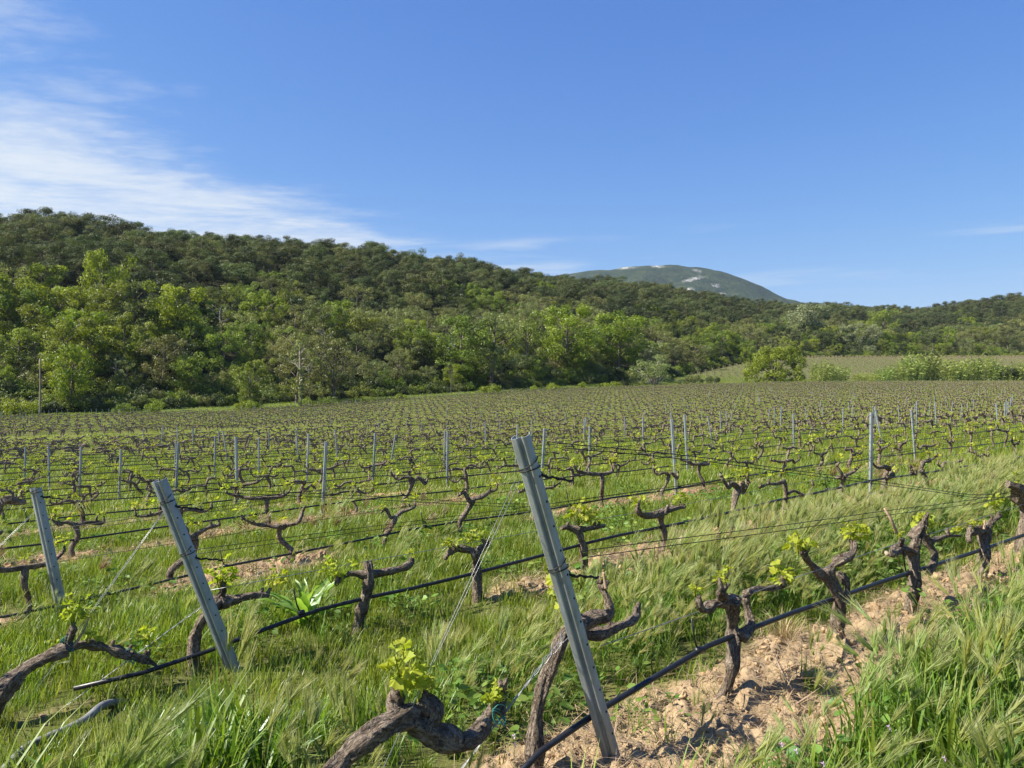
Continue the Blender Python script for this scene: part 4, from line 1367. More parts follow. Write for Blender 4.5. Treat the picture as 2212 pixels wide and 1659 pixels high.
for k in range(1, NROWS + 1):
    t0, t1 = row_extent(k)
    if t1 - t0 < 4:
        continue
    off = 0.235 if k > 3 else 0.21
    if k in HOSE_Z:
        ht, hz = HOSE_Z[k]
        if k == 3:
            t0 = -1.8

        def zf(t, x, y):
            w_ = float(sstep(9.0, 14.0, y))
            return float(np.interp(t, ht, hz)) * (1 - w_) + (gz(x, y) + off) * w_
    else:
        def zf(t, x, y):
            return gz(x, y) + off
    if k == 1:
        t0 = 1.62
    if k == 2:
        t0 = 0.72
    pts, ts = row_line(k, t0, t1, zf, 0.35 if k <= 3 else (1.0 if k < 12 else 3.0), 0.018 if k > 1 else 0.008)
    if k == 1:
        pts[0].z = gz(pts[0].x, pts[0].y) + .03; pts[1].z = 0.155
    r = 0.0132 if k <= 2 else 0.0112
    b = MB(); b.tube(pts, [r] * len(pts), 12 if k <= 2 else (6 if k < 10 else 4))
    hose = link('drip_hose', b.mesh('drip_hose', [M['hose']]))
    nm = {1: 'thick black drip hose slanting across the foreground vine row'}.get(k, 'black drip hose strung along the %s vine row from the camera' % ordinal(k))
    tag(hose, nm, 'hose', 'drip hoses along the rows')
    if k <= 6:
        mlist = [m for (_, kk, m, _) in slots if kk == k]
        n_h = 0
        tt = {1: 2.95, 2: 2.0, 3: 2.3}.get(k, 1.3)
        while tt < t1 and n_h < 10:
            x, y = tp2xy(tt, rowp(k)); z = zf(tt, x, y)
            if in_frame(x, y, 40):
                hb = MB(); hb.tube([Vector((x, y, z - .012)), Vector((x - .03 * SU, y - .03 * CU, z + .06)), Vector((x - .05 * SU, y - .05 * CU, z + .16))], [.006, .005, .0045], 6)
                hb.tube([Vector((x - .02 * SU, y - .02 * CU, z)), Vector((x + .02 * SU, y + .02 * CU, z))], [.017, .017], 8)
                link('hanger', hb.mesh('hanger', [M['hose']]), hose); n_h += 1
            tt += 2.12
    # fruiting wires
    if k == 1:
        wires = [('lower', [(2.2, .9), (6.2, .745), (12, .70)]), ('upper', [(2.08, 1.355), (3.0, 1.245), (6.2, .755 + .02), (9.9, .50), (14, .45)]), ('cordon', [(2.3, .50), (4.0, .57), (6.5, .62), (13, .72)])]
    elif k == 2:
        wires = [('lower', [(1.28, .62), (5, .62), (10, .72), (20, .9)]), ('upper', [(1.1, 1.02), (4, .62), (9.2, .66), (20, .95)]), ('cordon', [(1.4, .38), (5, .45), (20, .75)])]
    elif k <= 14:
        wires = [('lower', .66), ('cordon', .41)]
    else:
        wires = [('cordon', .42)]
    for wn, sp in wires:
        b = MB()
        for pair in ((-1, 1) if (wn in ('lower', 'upper') and k <= 4) else (0,)):
            st_ = 0.5 if k <= 2 else (1.2 if k < 10 else 4.0)
            if isinstance(sp, list):
                a_, z_ = [q[0] for q in sp], [q[1] for q in sp]
                pl, _ = row_line(k, a_[0], min(t1, a_[-1]), lambda t, x, y: (lambda w_: float(np.interp(t, a_, z_)) * (1 - w_) + (gz(x, y) + (.42 if wn == 'cordon' else .62)) * w_)(float(sstep(9., 14., y))) + pair * .009, st_, .006)
            else:
                pl, _ = row_line(k, row_start(k), t1, lambda t, x, y: gz(x, y) + sp + pair * .012, st_, .01)
            pl = [q + Vector((-CU, SU, 0)) * (pair * 0.02) for q in pl]
            rr = 0.0021 if k <= 2 else (0.0023 if k < 8 else 0.0032)
            b.tube(pl, [rr] * len(pl), 5 if k <= 3 else 3)
        if wn != 'cordon' and k <= 3:
            post, root, d, ax, ay, ln = posts[k]
            h = {'upper': ln - 0.17, 'lower': ln * 0.60}[wn]
            if k == 3:
                h = ln * 0.93
            wrap_geo(b, root, d, ax, ay, h)
            c = root + d * h + ax * .036
            tw = [c + Vector((SU, CU, 0)) * (0.02 * i) + Vector((0, 0, -0.004 * i)) + Vector((0.004 * math.sin(i * 2), .004 * math.cos(i * 2), .005 * math.cos(i * 2.2))) for i in range(9)]
            b.tube(tw, [.0045] * 9, 5)
            tw2 = [q + Vector((.003, .002, .006 * math.sin(i * 1.9))) for i, q in enumerate(tw)]
            b.tube(tw2, [.0035] * 9, 5)
        w = link('trellis_wire', b.mesh('trellis_wire', [M['wire_dark'] if wn != 'cordon' or k > 2 else M['wire']]))
        desc = {'lower': 'dark lower trellis wires strung along the %s vine row', 'upper': 'dark upper trellis wires tied to the end post of the %s vine row',
                'cordon': 'thin trellis wire carrying the vine arms of the %s row'}[wn] % ordinal(k)
        tag(w, desc, 'wire', 'trellis wires')


def guy(k, top, foot, r, label, twist=False, strands=2, spread=0.02):
    b = MB()
    A = on_row(k, *top); B = on_row(k, *foot)
    dz_ = (B - A)
    g0 = gz(B.x, B.y)
    B = A + dz_ * ((A.z - g0 + .02) / max(A.z - B.z, 1e-3))
    side = Vector((-CU, SU, 0))
    n = 40 if twist else 6
    for s in range(strands):
        sg = (s - (strands - 1) / 2) * 2
        pts = []
        for q in np.linspace(0, 1, n):
            c = A.lerp(B, q)
            if twist:
                tw = 0.013 * (1 - min(q / .22, 1)) + 0.0022
                c = c + side * (tw * sg * math.cos(q * 55)) + Vector((0, 0, tw * sg * math.sin(q * 55) * .6))
            else:
                c = c + side * (spread * sg * (1 - 0.6 * q)) + Vector((SU, CU, 0)) * (spread * .5 * sg)
            pts.append(c)
        b.tube(pts, [r] * n, 5)
    if twist:
        c = A.lerp(B, 0.42)
        b.tube([c + Vector((-.012, 0, .003)), c + Vector((.014, 0, -.002))], [.003, .003], 5)
    o = link('guy_wire', b.mesh('guy_wire', [M['wire']]))
    return tag(o, label, 'wire', 'guy wires of the end posts')


guy(1, (1118, 1038), (828, 1659), .0010, 'two straight guy wires running from the foreground post down through the grass', spread=.03)
guy(1, (1222, 1368), (1012, 1641), .0016, 'twisted galvanised guy wire low on the foreground post', True, 3)
guy(2, (365, 1090), (197, 1322), .0014, 'straight guy wires of the second leaning post')
guy(2, (446, 1302), (315, 1398), .0018, 'twisted guy wire low on the second leaning post', True, 2)
guy(3, (86, 1095), (0, 1178), .0014, 'guy wire of the leftmost leaning post running out of the picture')

# grey corrugated conduit lying in the grass
cp = [on_ground(-60, 1675, 0.0), on_ground(26, 1594, 0.02), on_ground(61, 1560, .03), on_ground(100, 1539, .04), on_ground(178, 1507, .04), on_ground(225, 1490, .0), on_ground(275, 1478, -.04)]
for q in cp:
    q.z = gz(q.x, q.y) + 0.045
cp[-1].z -= .06; cp[0].z -= 0.04
Q, _ = resample(cp, [1] * len(cp), 190)
b = MB(); b.tube([Vector(q) for q in Q], [.021 if i % 2 else .018 for i in range(len(Q))], 12)
tag(link('conduit', b.mesh('conduit', [M['conduit']])), 'grey corrugated plastic conduit lying in the grass at lower left', 'pipe')

# ------------------------------------------------------------------ trees
def crown_cards(centers, radii, n_per, size, rg, flat=0.75, droop=0.0, jit=0.55, wind=0.0):
    """leaf-sized faces through the shell of many clumps; returns verts, quads, tint"""
    C = np.repeat(np.asarray(centers, float), n_per, axis=0)
    R = np.repeat(np.asarray(radii, float), n_per)
    n = len(C)
    d = rg.standard_normal((n, 3)); d /= np.linalg.norm(d, axis=1)[:, None]
    rr = R * (0.45 + 0.6 * rg.random(n) ** 0.6)
    P = C + d * rr[:, None] * np.array([1, 1, flat])
    nrm = d + jit * rg.standard_normal((n, 3)) + np.array([0, 0, 0.35])
    nrm /= np.linalg.norm(nrm, axis=1)[:, None]
    a = np.cross(nrm, rg.standard_normal((n, 3))); a /= np.maximum(np.linalg.norm(a, axis=1)[:, None], 1e-6)
    if wind:
        a = a + np.array([wind, 0, 0.2]); a -= nrm * np.sum(a * nrm, 1)[:, None]; a /= np.maximum(np.linalg.norm(a, axis=1)[:, None], 1e-6)
    b = np.cross(nrm, a)
    s = size * (0.6 + 0.8 * rg.random(n))
    asp = 0.45 + 0.4 * rg.random(n)
    l = a * s[:, None]; w = b * (s * asp)[:, None]
    V = np.stack([P - l, P + w * 0.8 - l * 0.1, P + l, P - w * 0.8 + l * 0.15], 1).reshape(-1, 3)
    if droop:
        V[:, 2] -= droop * np.hypot(V[:, 0], V[:, 1])
    Fq = np.arange(4 * n).reshape(-1, 4)
    base_t = rg.random(len(centers))
    tint = np.repeat(np.clip(np.repeat(base_t, n_per) * 0.55 + 0.45 * rg.random(n), 0, 1), 4)
    return V, Fq, tint


def tree_variant(kind, seed):
    """trunk mesh with limbs, crown mesh, height about 1 unit = 1 metre"""
    rg = np.random.default_rng(seed)
    tb = MB()
    if kind == 'pine':
        H = rg.uniform(9.0, 11.5)
        ben = rg.normal(0, 0.5, 2)
        tr = [Vector((0, 0, -1.0)), Vector((ben[0] * .3, ben[1] * .3, H * .35)), Vector((ben[0] * .7, ben[1] * .7, H * .65)), Vector((ben[0], ben[1], H * .95))]
        tb.tube(tr, [.22, .17, .12, .05], 6, 9)
        cs, rs = [], []
        lo = rg.uniform(0.28, 0.6)
        nb = 13
        W = rg.uniform(2.4, 4.3)
        for i in range(nb):
            f = lo + (1 - lo) * (i + 0.5) / nb
            env = W * (math.sin(math.pi * (0.16 + 0.80 * (1 - (f - lo) / (1 - lo)))) ** 0.7) * (0.75 if f < lo + .15 else 1)
            az = i * 2.4 + rg.uniform(-.5, .5)
            L_ = env * rg.uniform(0.55, 1.1)
            st = Vector((ben[0] * f, ben[1] * f, H * (f - .08)))
            en = Vector((ben[0] * f + math.cos(az) * L_, ben[1] * f + math.sin(az) * L_, H * f + rg.uniform(-.1, .5)))
            tb.tube([st, (st + en) / 2 + Vector((0, 0, -.15)), en], [.07, .05, .02], 4, 4)
            for q in range(2 if rg.random() < .7 else 3):
                w = rg.uniform(.6, 1.05)
                c = st.lerp(en, w) + Vector((rg.normal(0, .3), rg.normal(0, .3), rg.uniform(0, .5)))
                cs.append(c); rs.append(rg.uniform(.7, 1.35))
        for q in range(4):
            cs.append(Vector((ben[0] + rg.normal(0, .9), ben[1] + rg.normal(0, .9), H * rg.uniform(.88, 1.0)))); rs.append(rg.uniform(.7, 1.2))
        V, Fq, ti = crown_cards(cs, rs, 230, 0.105, rg, 0.6, jit=0.65)
        m, bk = M['pine'], M['trunk']
    elif kind in ('oak', 'ash', 'bright', 'pale', 'darkleaf'):
        H = rg.uniform(8.5, 12.5) if kind != 'pale' else rg.uniform(6, 8)
        W = H * rg.uniform(.30, .40)
        ben = rg.normal(0, 0.4, 2)
        tr = [Vector((0, 0, -1.0)), Vector((ben[0] * .4, ben[1] * .4, H * .25)), Vector((ben[0], ben[1], H * .55)), Vector((ben[0] * 1.2, ben[1] * 1.2, H * .9))]
        tb.tube(tr, [.24, .18, .12, .03], 6, 9)
        cs, rs = [], []
        sparse = kind == 'ash'
        nb = 15
        for i in range(nb):
            f = 0.22 + 0.72 * (i + .5) / nb
            az = i * 2.4 + rg.uniform(-.6, .6)
            env = W * (math.sin(math.pi * min(1, 0.22 + 0.72 * (1.02 - f) / .8)) ** 0.6)
            L_ = env * rg.uniform(.65, 1.12)
            st = Vector((ben[0] * f, ben[1] * f, H * max(f - .18, .1)))
            en = Vector((ben[0] * f + math.cos(az) * L_, ben[1] * f + math.sin(az) * L_, H * f + rg.uniform(0, .6)))
            tb.tube([st, (st + en) / 2 + Vector((0, 0, .2)), en], [.08, .055, .02], 4, 4)
            for q in range(4 if not sparse else 3):
                w = rg.uniform(.4, 1.08)
                c = st.lerp(en, w) + Vector((rg.normal(0, .5), rg.normal(0, .5), rg.uniform(-.2, .6)))
                cs.append(c); rs.append(rg.uniform(.6, 1.15) * (0.85 if sparse else 1))
                if sparse:
                    tb.tube([st.lerp(en, w * .8), c], [.03, .012], 3, 2)
        for q in range(5):
            cs.append(Vector((ben[0] + rg.normal(0, .6), ben[1] + rg.normal(0, .6), H * rg.uniform(.86, .98)))); rs.append(rg.uniform(.5, .85))
        V, Fq, ti = crown_cards(cs, rs, 130 if not sparse else 100, 0.125 if not sparse else .11, rg, .8, jit=0.6, wind=0.4)
        m = M[kind]; bk = M['trunk_pale'] if kind == 'pale' else M['trunk']
    elif kind == 'ivy':
        H = rg.uniform(8, 10)
        tr = [Vector((0, 0, -1)), Vector((.2, 0, H * .4)), Vector((-.1, .2, H * .8)), Vector((.3, .1, H))]
        tb.tube(tr, [.2, .16, .1, .03], 6, 9)
        cs = [Vector((rg.normal(0, .12), rg.normal(0, .12), z)) for z in np.linspace(0.3, H * .62, 16)]
        rs = [rg.uniform(.35, .55) for _ in cs]
        for i in range(9):
            az = i * 2.4; f = rg.uniform(.5, .95)
            st = Vector((0, 0, H * f)); en = st + Vector((math.cos(az) * 1.9, math.sin(az) * 1.9, rg.uniform(.4, 1.6)))
            tb.tube([st, (st + en) / 2 + Vector((0, 0, -.1)), en], [.07, .045, .012], 4, 4)
            for q in range(2):
                e2 = en + Vector((rg.normal(0, .7), rg.normal(0, .7), rg.uniform(.3, 1)))
                tb.tube([st.lerp(en, .6), e2], [.03, .008], 3, 2)
                cs.append(e2); rs.append(rg.uniform(.3, .6))
        V, Fq, ti = crown_cards(cs, rs, 36, 0.16, rg, 1.0, jit=.6)
        m, bk = M['ash'], M['trunk_pale']
    elif kind == 'bare':
        H = rg.uniform(7, 9)
        tr = [Vector((0, 0, -1)), Vector((rg.normal(0, .2), 0, H * .4)), Vector((rg.normal(0, .4), .2, H * .8)), Vector((rg.normal(0, .5), .1, H))]
        tb.tube(tr, [.16, .13, .08, .02], 6, 9)
        cs, rs = [], []
        for i in range(14):
            az = i * 2.4; f = rg.uniform(.3, .95)
            st = Vector((0, 0, H * f)); en = st + Vector((math.cos(az) * rg.uniform(.8, 2), math.sin(az) * rg.uniform(.8, 2), rg.uniform(.2, 1.2)))
            tb.tube([st, (st + en) / 2 + Vector((0, 0, -.1)), en], [.05, .035, .01], 4, 4)
            for q in range(3):
                e2 = en + Vector((rg.normal(0, .6), rg.normal(0, .6), rg.uniform(.2, .8)))
                tb.tube([st.lerp(en, .6), e2], [.022, .006], 3, 2)
            cs.append(en); rs.append(.4)
        V, Fq, ti = crown_cards(cs, rs, 8, 0.13, rg, 1.0)
        m, bk = M['ash'], M['trunk']
    elif kind in ('bush', 'thicket', 'greybush', 'darkbush'):
        H = rg.uniform(2.0, 2.8)
        cs, rs = [], []
        for i in range(22):
            az = rg.uniform(0, 6.28); q = math.sqrt(rg.random()) * 1.6
            zz = rg.uniform(.25, 1.0) * H * (1 - .28 * q)
            cs.append(Vector((math.cos(az) * q, math.sin(az) * q, zz))); rs.append(rg.uniform(.35, .62))
            tb.tube([Vector((math.cos(az) * q * .2, math.sin(az) * q * .2, -.3)), Vector((math.cos(az) * q * .7, math.sin(az) * q * .7, zz * .6)), cs[-1]], [.04, .03, .01], 4, 4)
        V, Fq, ti = crown_cards(cs, rs, 110, 0.085, rg, .9, jit=.6, wind=.5)
        m = {'bush': M['bright'], 'thicket': M['oak'], 'greybush': M['ash'], 'darkbush': M['darkleaf']}[kind]; bk = M['trunk']
    elif kind == 'dome':                                       # the round bright tree that reaches the ground
        H = 8.4
        cs, rs = [], []
        tb.tube([Vector((0, 0, -.5)), Vector((.2, 0, 2.5)), Vector((.5, 0, 6))], [.4, .3, .12], 7, 7)
        for i in range(120):
            az = rg.uniform(0, 6.28); u_ = rg.random()
            zz = u_ * H
            env = 6.6 * math.sqrt(max(0.02, 1 - ((zz - 2.2) / (H - 1.6)) ** 2)) if zz > 2.2 else 6.6 * (0.86 + .14 * zz / 2.2)
            q = env * (0.55 + .45 * rg.random())
            cs.append(Vector((math.cos(az) * q + .08 * zz, math.sin(az) * q * .8, zz))); rs.append(rg.uniform(.7, 1.25))
            if i % 6 == 0:
                tb.tube([Vector((.2, 0, 1.5)), (cs[-1] + Vector((.2, 0, 2))) / 2, cs[-1]], [.12, .07, .02], 4, 4)
        V, Fq, ti = crown_cards(cs, rs, 170, 0.16, rg, .85, jit=.5, wind=.3)
        m, bk = M['bright'], M['trunk']
    elif kind == 'tamarisk':
        H = 6.4
        cs, rs = [], []
        for i in range(60):
            az = rg.uniform(0, 6.28); q = math.sqrt(rg.random()) * 4.3
            zz = H * (0.25 + .75 * rg.random()) * math.sqrt(max(.1, 1 - (q / 5.0) ** 2))
            cs.append(Vector((math.cos(az) * q, math.sin(az) * q * .8, zz))); rs.append(rg.uniform(.5, .9))
            tb.tube([Vector((math.cos(az) * .2, math.sin(az) * .2, -.3)), Vector((math.cos(az) * q * .5, math.sin(az) * q * .4, zz * .6)), cs[-1]], [.07, .045, .012], 4, 5)
        V, Fq, ti = crown_cards(cs, rs, 110, 0.10, rg, .9, jit=.7, wind=.3)
        m, bk = M['ash'], M['trunk_pale']
    tm = tb.mesh('trunk', [bk])
    cm = mesh_np('crown', V, Fq, [m], 4, {'tint': ti})
    return tm, cm, H


TREES = {}
for kind, n in (('pine', 7), ('oak', 4), ('ash', 4), ('bright', 2), ('pale', 2), ('darkleaf', 3), ('ivy', 2), ('bare', 2), ('bush', 3), ('thicket', 3), ('greybush', 2), ('darkbush', 2), ('dome', 1), ('tamarisk', 1)):
    TREES[kind] = [tree_variant(kind, hash_) for hash_ in [sum(map(ord, kind)) * 10 + i for i in range(n)]]

TRUNK_NAME = 'trunk'


def plant(kind, x, y, label, cat, name, height=None, group=None, rg=None, zoff=0.0, wide=1.0, var=None):
    rg = rg or np.random.default_rng(int(abs(x) * 13 + y * 7))
    tm, cm, H = TREES[kind][int(rg.integers(len(TREES[kind]))) if var is None else var]
    s = (height / H) if height else rg.uniform(.85, 1.15)
    o = thing(name, label, cat, (x, y, gz(x, y) + zoff), rg.uniform(0, 6.28) if kind != 'dome' else 0, group)
    o.scale = (s * wide, s * wide, s)
    link('trunk' if 'bush' not in kind and kind != 'thicket' else 'stems', tm, o)
    link('crown', cm, o)
    return o


def at(px, depth):
    return (px - CX) / F * depth, depth


# the wooded hillside: a jittered grid of trees over the whole slope
cand = []
rg = np.random.default_rng(77)
for gx in np.arange(-330, 560, 6.0):
    for gy in np.arange(98, 800, 6.0):
        x = gx + rg.uniform(-3.0, 3.0); y = gy + rg.uniform(-3.0, 3.0)
        s = CX + F * x / y
        if s < -260 or s > 2470:
            continue
        fr = float(hill_frac(np.array([x]), np.array([y]))[0])
        if fr < 0.0 or fr > 1.12:
            continue
        if y > 380 and rg.random() < 0.35:
            continue
        leafy = 0.93 * (1 - float(sstep(0.20, 0.34, fr + 0.26 * (fbm(x / 38., y / 38., 2) - .5)))) + 0.03
        if s > 1300:
            leafy = 0.9 * (1 - float(sstep(0.10, 0.30, fr + 0.25 * (fbm(x / 45., y / 45., 2) - .5)))) + 0.03
        r = rg.random()
        if r < leafy:
            q = fbm(x / 26. + 50, y / 26., 2) + rg.normal(0, .10)
            kind = 'ash' if q < .50 else ('oak' if q < .58 else ('bright' if q < .68 else ('darkleaf' if rg.random() < .4 else 'oak')))
            if rg.random() < .05:
                kind = 'pale' if s > 1250 else 'ivy'
            if rg.random() < .03:
                kind = 'bare'
        else:
            kind = 'pine' if rg.random() > 0.04 else 'bare'
            if fr < .3 and rg.random() < .3:
                kind = 'darkleaf'
        hgt = {'pine': float(np.clip(rg.normal(9.6, 2.0), 6.0, 14.0)), 'pale': rg.uniform(5.5, 8), 'bare': rg.uniform(6, 9), 'ivy': rg.uniform(8, 11)}.get(kind, rg.uniform(7, 11.5))
        if fr < 0.05 and kind != 'pine':
            hgt *= rg.uniform(.55, .85)
        cand.append([y, x, fr, kind, hgt])
cand.sort()
# how much of each tree shows above the nearer ones
sky_y = np.full(760, 2000.0)
for c in cand:
    y, x, fr, kind, hgt = c
    zb = gz(x, y)
    s = CX + F * x / y; top = CY - F * (zb + hgt - EYE) / y; bot = CY - F * (zb - EYE) / y; half = F * hgt * .28 / y
    a, b_ = int((s - half + 260) / 4), int((s + half + 260) / 4)
    a, b_ = max(0, a), min(len(sky_y) - 1, b_)
    if b_ < a:
        c.append(0.0); continue
    vis_px = np.clip(np.minimum(sky_y[a:b_ + 1], bot) - top, 0, None).sum() * 4
    c.append(float(vis_px) if -10 < s < 2222 else 0.0)
    sky_y[a:b_ + 1] = np.minimum(sky_y[a:b_ + 1], top + 0.25 * (bot - top))
pines = sorted([c for c in cand if c[3] == 'pine'], key=lambda c: -c[5])
leafs = sorted([c for c in cand if c[3] != 'pine'], key=lambda c: -c[5])
solo = {id(c) for c in pines[:290] if c[5] > 0} | {id(c) for c in leafs[:290] if c[5] > 0}
KN = {'pine': ('pine_tree', 'pine'), 'oak': ('broadleaf_tree', 'tree'), 'ash': ('broadleaf_tree', 'tree'), 'bright': ('broadleaf_tree', 'tree'), 'pale': ('flowering_tree', 'tree'),
      'darkleaf': ('evergreen_oak', 'tree'), 'ivy': ('ivy_clad_tree', 'tree'), 'bare': ('bare_tree', 'tree')}
LOOK = {'pine': 'dark green pine', 'oak': 'fresh green leafy tree', 'ash': 'grey-green leafy tree', 'bright': 'yellow-green leafy tree', 'pale': 'pale whitish-green tree',
        'darkleaf': 'dark evergreen oak', 'ivy': 'ivy-clad half-bare tree', 'bare': 'pale nearly leafless tree'}
srcs = ['pine', 'oak', 'ash', 'bright', 'pale', 'darkleaf', 'ivy', 'bare']
joined = []; j_of = {}
for kd in srcs:
    for vi, (tm, cm, H) in enumerate(TREES[kd]):
        j_of[(kd, vi)] = len(joined)
        joined.append((tm, cm))
wp, wr, ws, wi, wt2 = [], [], [], [], []
for c in cand:
    y, x, fr, kind, hgt, vpx = c
    rg = np.random.default_rng(int(abs(x) * 131 + y * 17))
    s = CX + F * x / y
    if id(c) in solo:
        side = [w_ for lim_, w_ in ((140, 'above the utility pole'), (420, 'above the second post'), (760, 'between the front leaning posts'),
                (1020, 'just left of the large post'), (1250, 'above the large leaning post'), (1500, 'left below the mountain'),
                (1800, 'right below the mountain'), (2020, 'above the upper vineyard'), (9999, 'above the reed bed')) if s < lim_][0]
        if fr > 0.85:
            where = 'on the hill crest, %s' % side
        elif fr < 0.08:
            where = 'at the foot of the hill, %s' % side
        elif fr < 0.4:
            where = 'on the lower slope, %s' % side
        else:
            where = 'on the upper slope, %s' % side
        nm, ct = KN[kind]
        plant(kind, x, y, '%s %s' % (LOOK[kind], where), ct, nm, hgt, '%s, %s' % (LOOK[kind], where), rg, -0.2, rg.uniform(.95, 1.2))
    else:
        vi = int(rg.integers(len(TREES[kind]))); H = TREES[kind][vi][2]
        sc = hgt / H; w = rg.uniform(.95, 1.2)
        wp.append((x, y, gz(x, y) - .2)); wr.append((0, 0, rg.uniform(0, 6.28))); ws.append((sc * w, sc * w, sc)); wi.append(j_of[(kind, vi)])
woodsrc = []
for (tm, cm) in joined:
    n1 = len(tm.vertices)
    me = bpy.data.meshes.new('wood_tree')
    v1 = np.zeros(n1 * 3, np.float32); tm.vertices.foreach_get('co', v1)
    v2 = np.zeros(len(cm.vertices) * 3, np.float32); cm.vertices.foreach_get('co', v2)
    f1 = [tuple(p.vertices) for p in tm.polygons]; nq = len(cm.polygons)
    f2 = (np.arange(nq * 4).reshape(-1, 4) + n1).tolist()
    me.from_pydata(np.concatenate([v1, v2]).reshape(-1, 3).tolist(), [], f1 + f2)
    me.materials.append(tm.materials[0]); me.materials.append(cm.materials[0])
    mi = np.zeros(len(f1) + nq, np.int32); mi[len(f1):] = 1
    me.polygons.foreach_set('material_index', mi)
    tv = np.zeros(len(cm.vertices), np.float32); cm.attributes['tint'].data.foreach_get('value', tv)
    a = me.attributes.new('tint', 'FLOAT', 'POINT')
    a.data.foreach_set('value', np.concatenate([np.zeros(n1, np.float32), tv]))
    woodsrc.append(me)
scatter('wooded_hillside', source_collection(woodsrc, 'wood_tree'), wp, wr, ws, wi, 'mass of pines and leafy trees covering the hill behind the nearer ones')
print('trees', len(cand), 'solo', len(solo))

# undergrowth along the foot of the wood and down its edge
rg = np.random.default_rng(5)
up, ur, us, ui = [], [], [], []
ukinds = [('thicket', v) for v in range(3)] + [('darkbush', v) for v in range(2)] + [('greybush', v) for v in range(2)] + [('bush', 0)]
umesh = [TREES[k_][v_][1] for k_, v_ in ukinds]
for s in np.arange(-220, 2440, 5.0):
    d0 = float(np.interp(s, KS, KD0))
    for rowi in range(3):
        y = d0 - 0.5 + rowi * 3.5 + rg.uniform(-1.4, 1.4); x = (s - CX) / F * y
        sc = rg.uniform(.55, 1.15) * (1 + .25 * rowi)
        up.append((x, y, gz(x, y) - .15)); ur.append((0, 0, rg.uniform(0, 6.28))); us.append((sc, sc, sc * rg.uniform(.8, 1.3))); ui.append(int(rg.choice(8, p=[.2, .15, .15, .17, .15, .07, .06, .05])))
scatter('undergrowth', source_collection(umesh, 'undergrowth_clump'), up, ur, us, ui, 'dense mixed undergrowth along the foot of the wooded hill')

# ---- bushes and single trees that stand out at the edge of the vineyard
EDGE_BUSH = [  # px, depth, kind, height, width, words
    (1062, 150, 'bush', 2.6, 1.25, 'bright green leafy bush at the field edge, left of the picture centre line'),
    (870, 140, 'bush', 1.7, 1.3, 'low bright green bush at the field edge above the large leaning post'),
    (550, 124, 'bush', 2.3, 1.15, 'bright green bush with a rounded top at the left field edge'),
    (520, 126, 'bush', 1.9, .9, 'small pale bush leaning on the rounded bright bush at the left field edge'),
    (660, 128, 'bush', 2.2, 1.0, 'first bright green bush right of the bare slender tree at the field edge'),
    (705, 130, 'thicket', 2.0, 1.3, 'olive green shrub between the bright bushes at the field edge'),
    (790, 134, 'thicket', 1.6, 1.6, 'long low olive shrub at the left field edge'),
    (1150, 158, 'bush', 1.7, 1.0, 'small bright bush beyond the field edge near the picture centre'),
    (1195, 162, 'bush', 1.9, .9, 'upright bright bush beyond the field edge near the picture centre'),
    (1255, 178, 'bush', 1.8, 1.1, 'bright low bush by the grassy clearing at the end of the rows'),
    (1320, 184, 'bush', 2.0, 2.0, 'long hedge-like bright shrub behind the grassy clearing'),
    (1500, 204, 'greybush', 3.4, 1.1, 'grey-green bush left of the round bright tree'),
    (1540, 206, 'darkbush', 2.6, .9, 'small dark bush beside the grey-green one at the end of the rows'),
    (1470, 200, 'greybush', 2.2, 1.2, 'low grey shrub at the foot of the feathery tree'),
    (1350, 194, 'greybush', 2.0, 1.4, 'low grey shrub left of the feathery tree'),
    (270, 113, 'thicket', 2.2, 1.0, 'dark green shrub at the left field edge'),
    (330, 116, 'bush', 2.6, 1.0, 'feathery green shrub at the left field edge, under the hillside'),
    (30, 108, 'bush', 3.4, 1.1, 'tall fresh green shrub in the left corner of the field edge'),
    (2165, 232, 'darkbush', 5.2, 1.0, 'dark round evergreen bush standing above the pale reeds'),
]
for px, dp, kd, h, w, lab in EDGE_BUSH:
    x, y = at(px, dp)
    plant(kd, x, y, lab, 'bush', 'bush', h, 'bushes at the field edge', None, -.1, w)
x, y = at(1672, 214); plant('dome', x, y, 'large round bright green tree whose crown reaches the ground at the far end of rows', 'tree', 'round_tree', 10.2, None, None, -.4, 1.05)
x, y = at(1415, 205); plant('tamarisk', x, y, 'broad feathery grey-green tree at the far end of the rows', 'tree', 'feathery_tree', 8.4, None, None, -.2, 1.25)
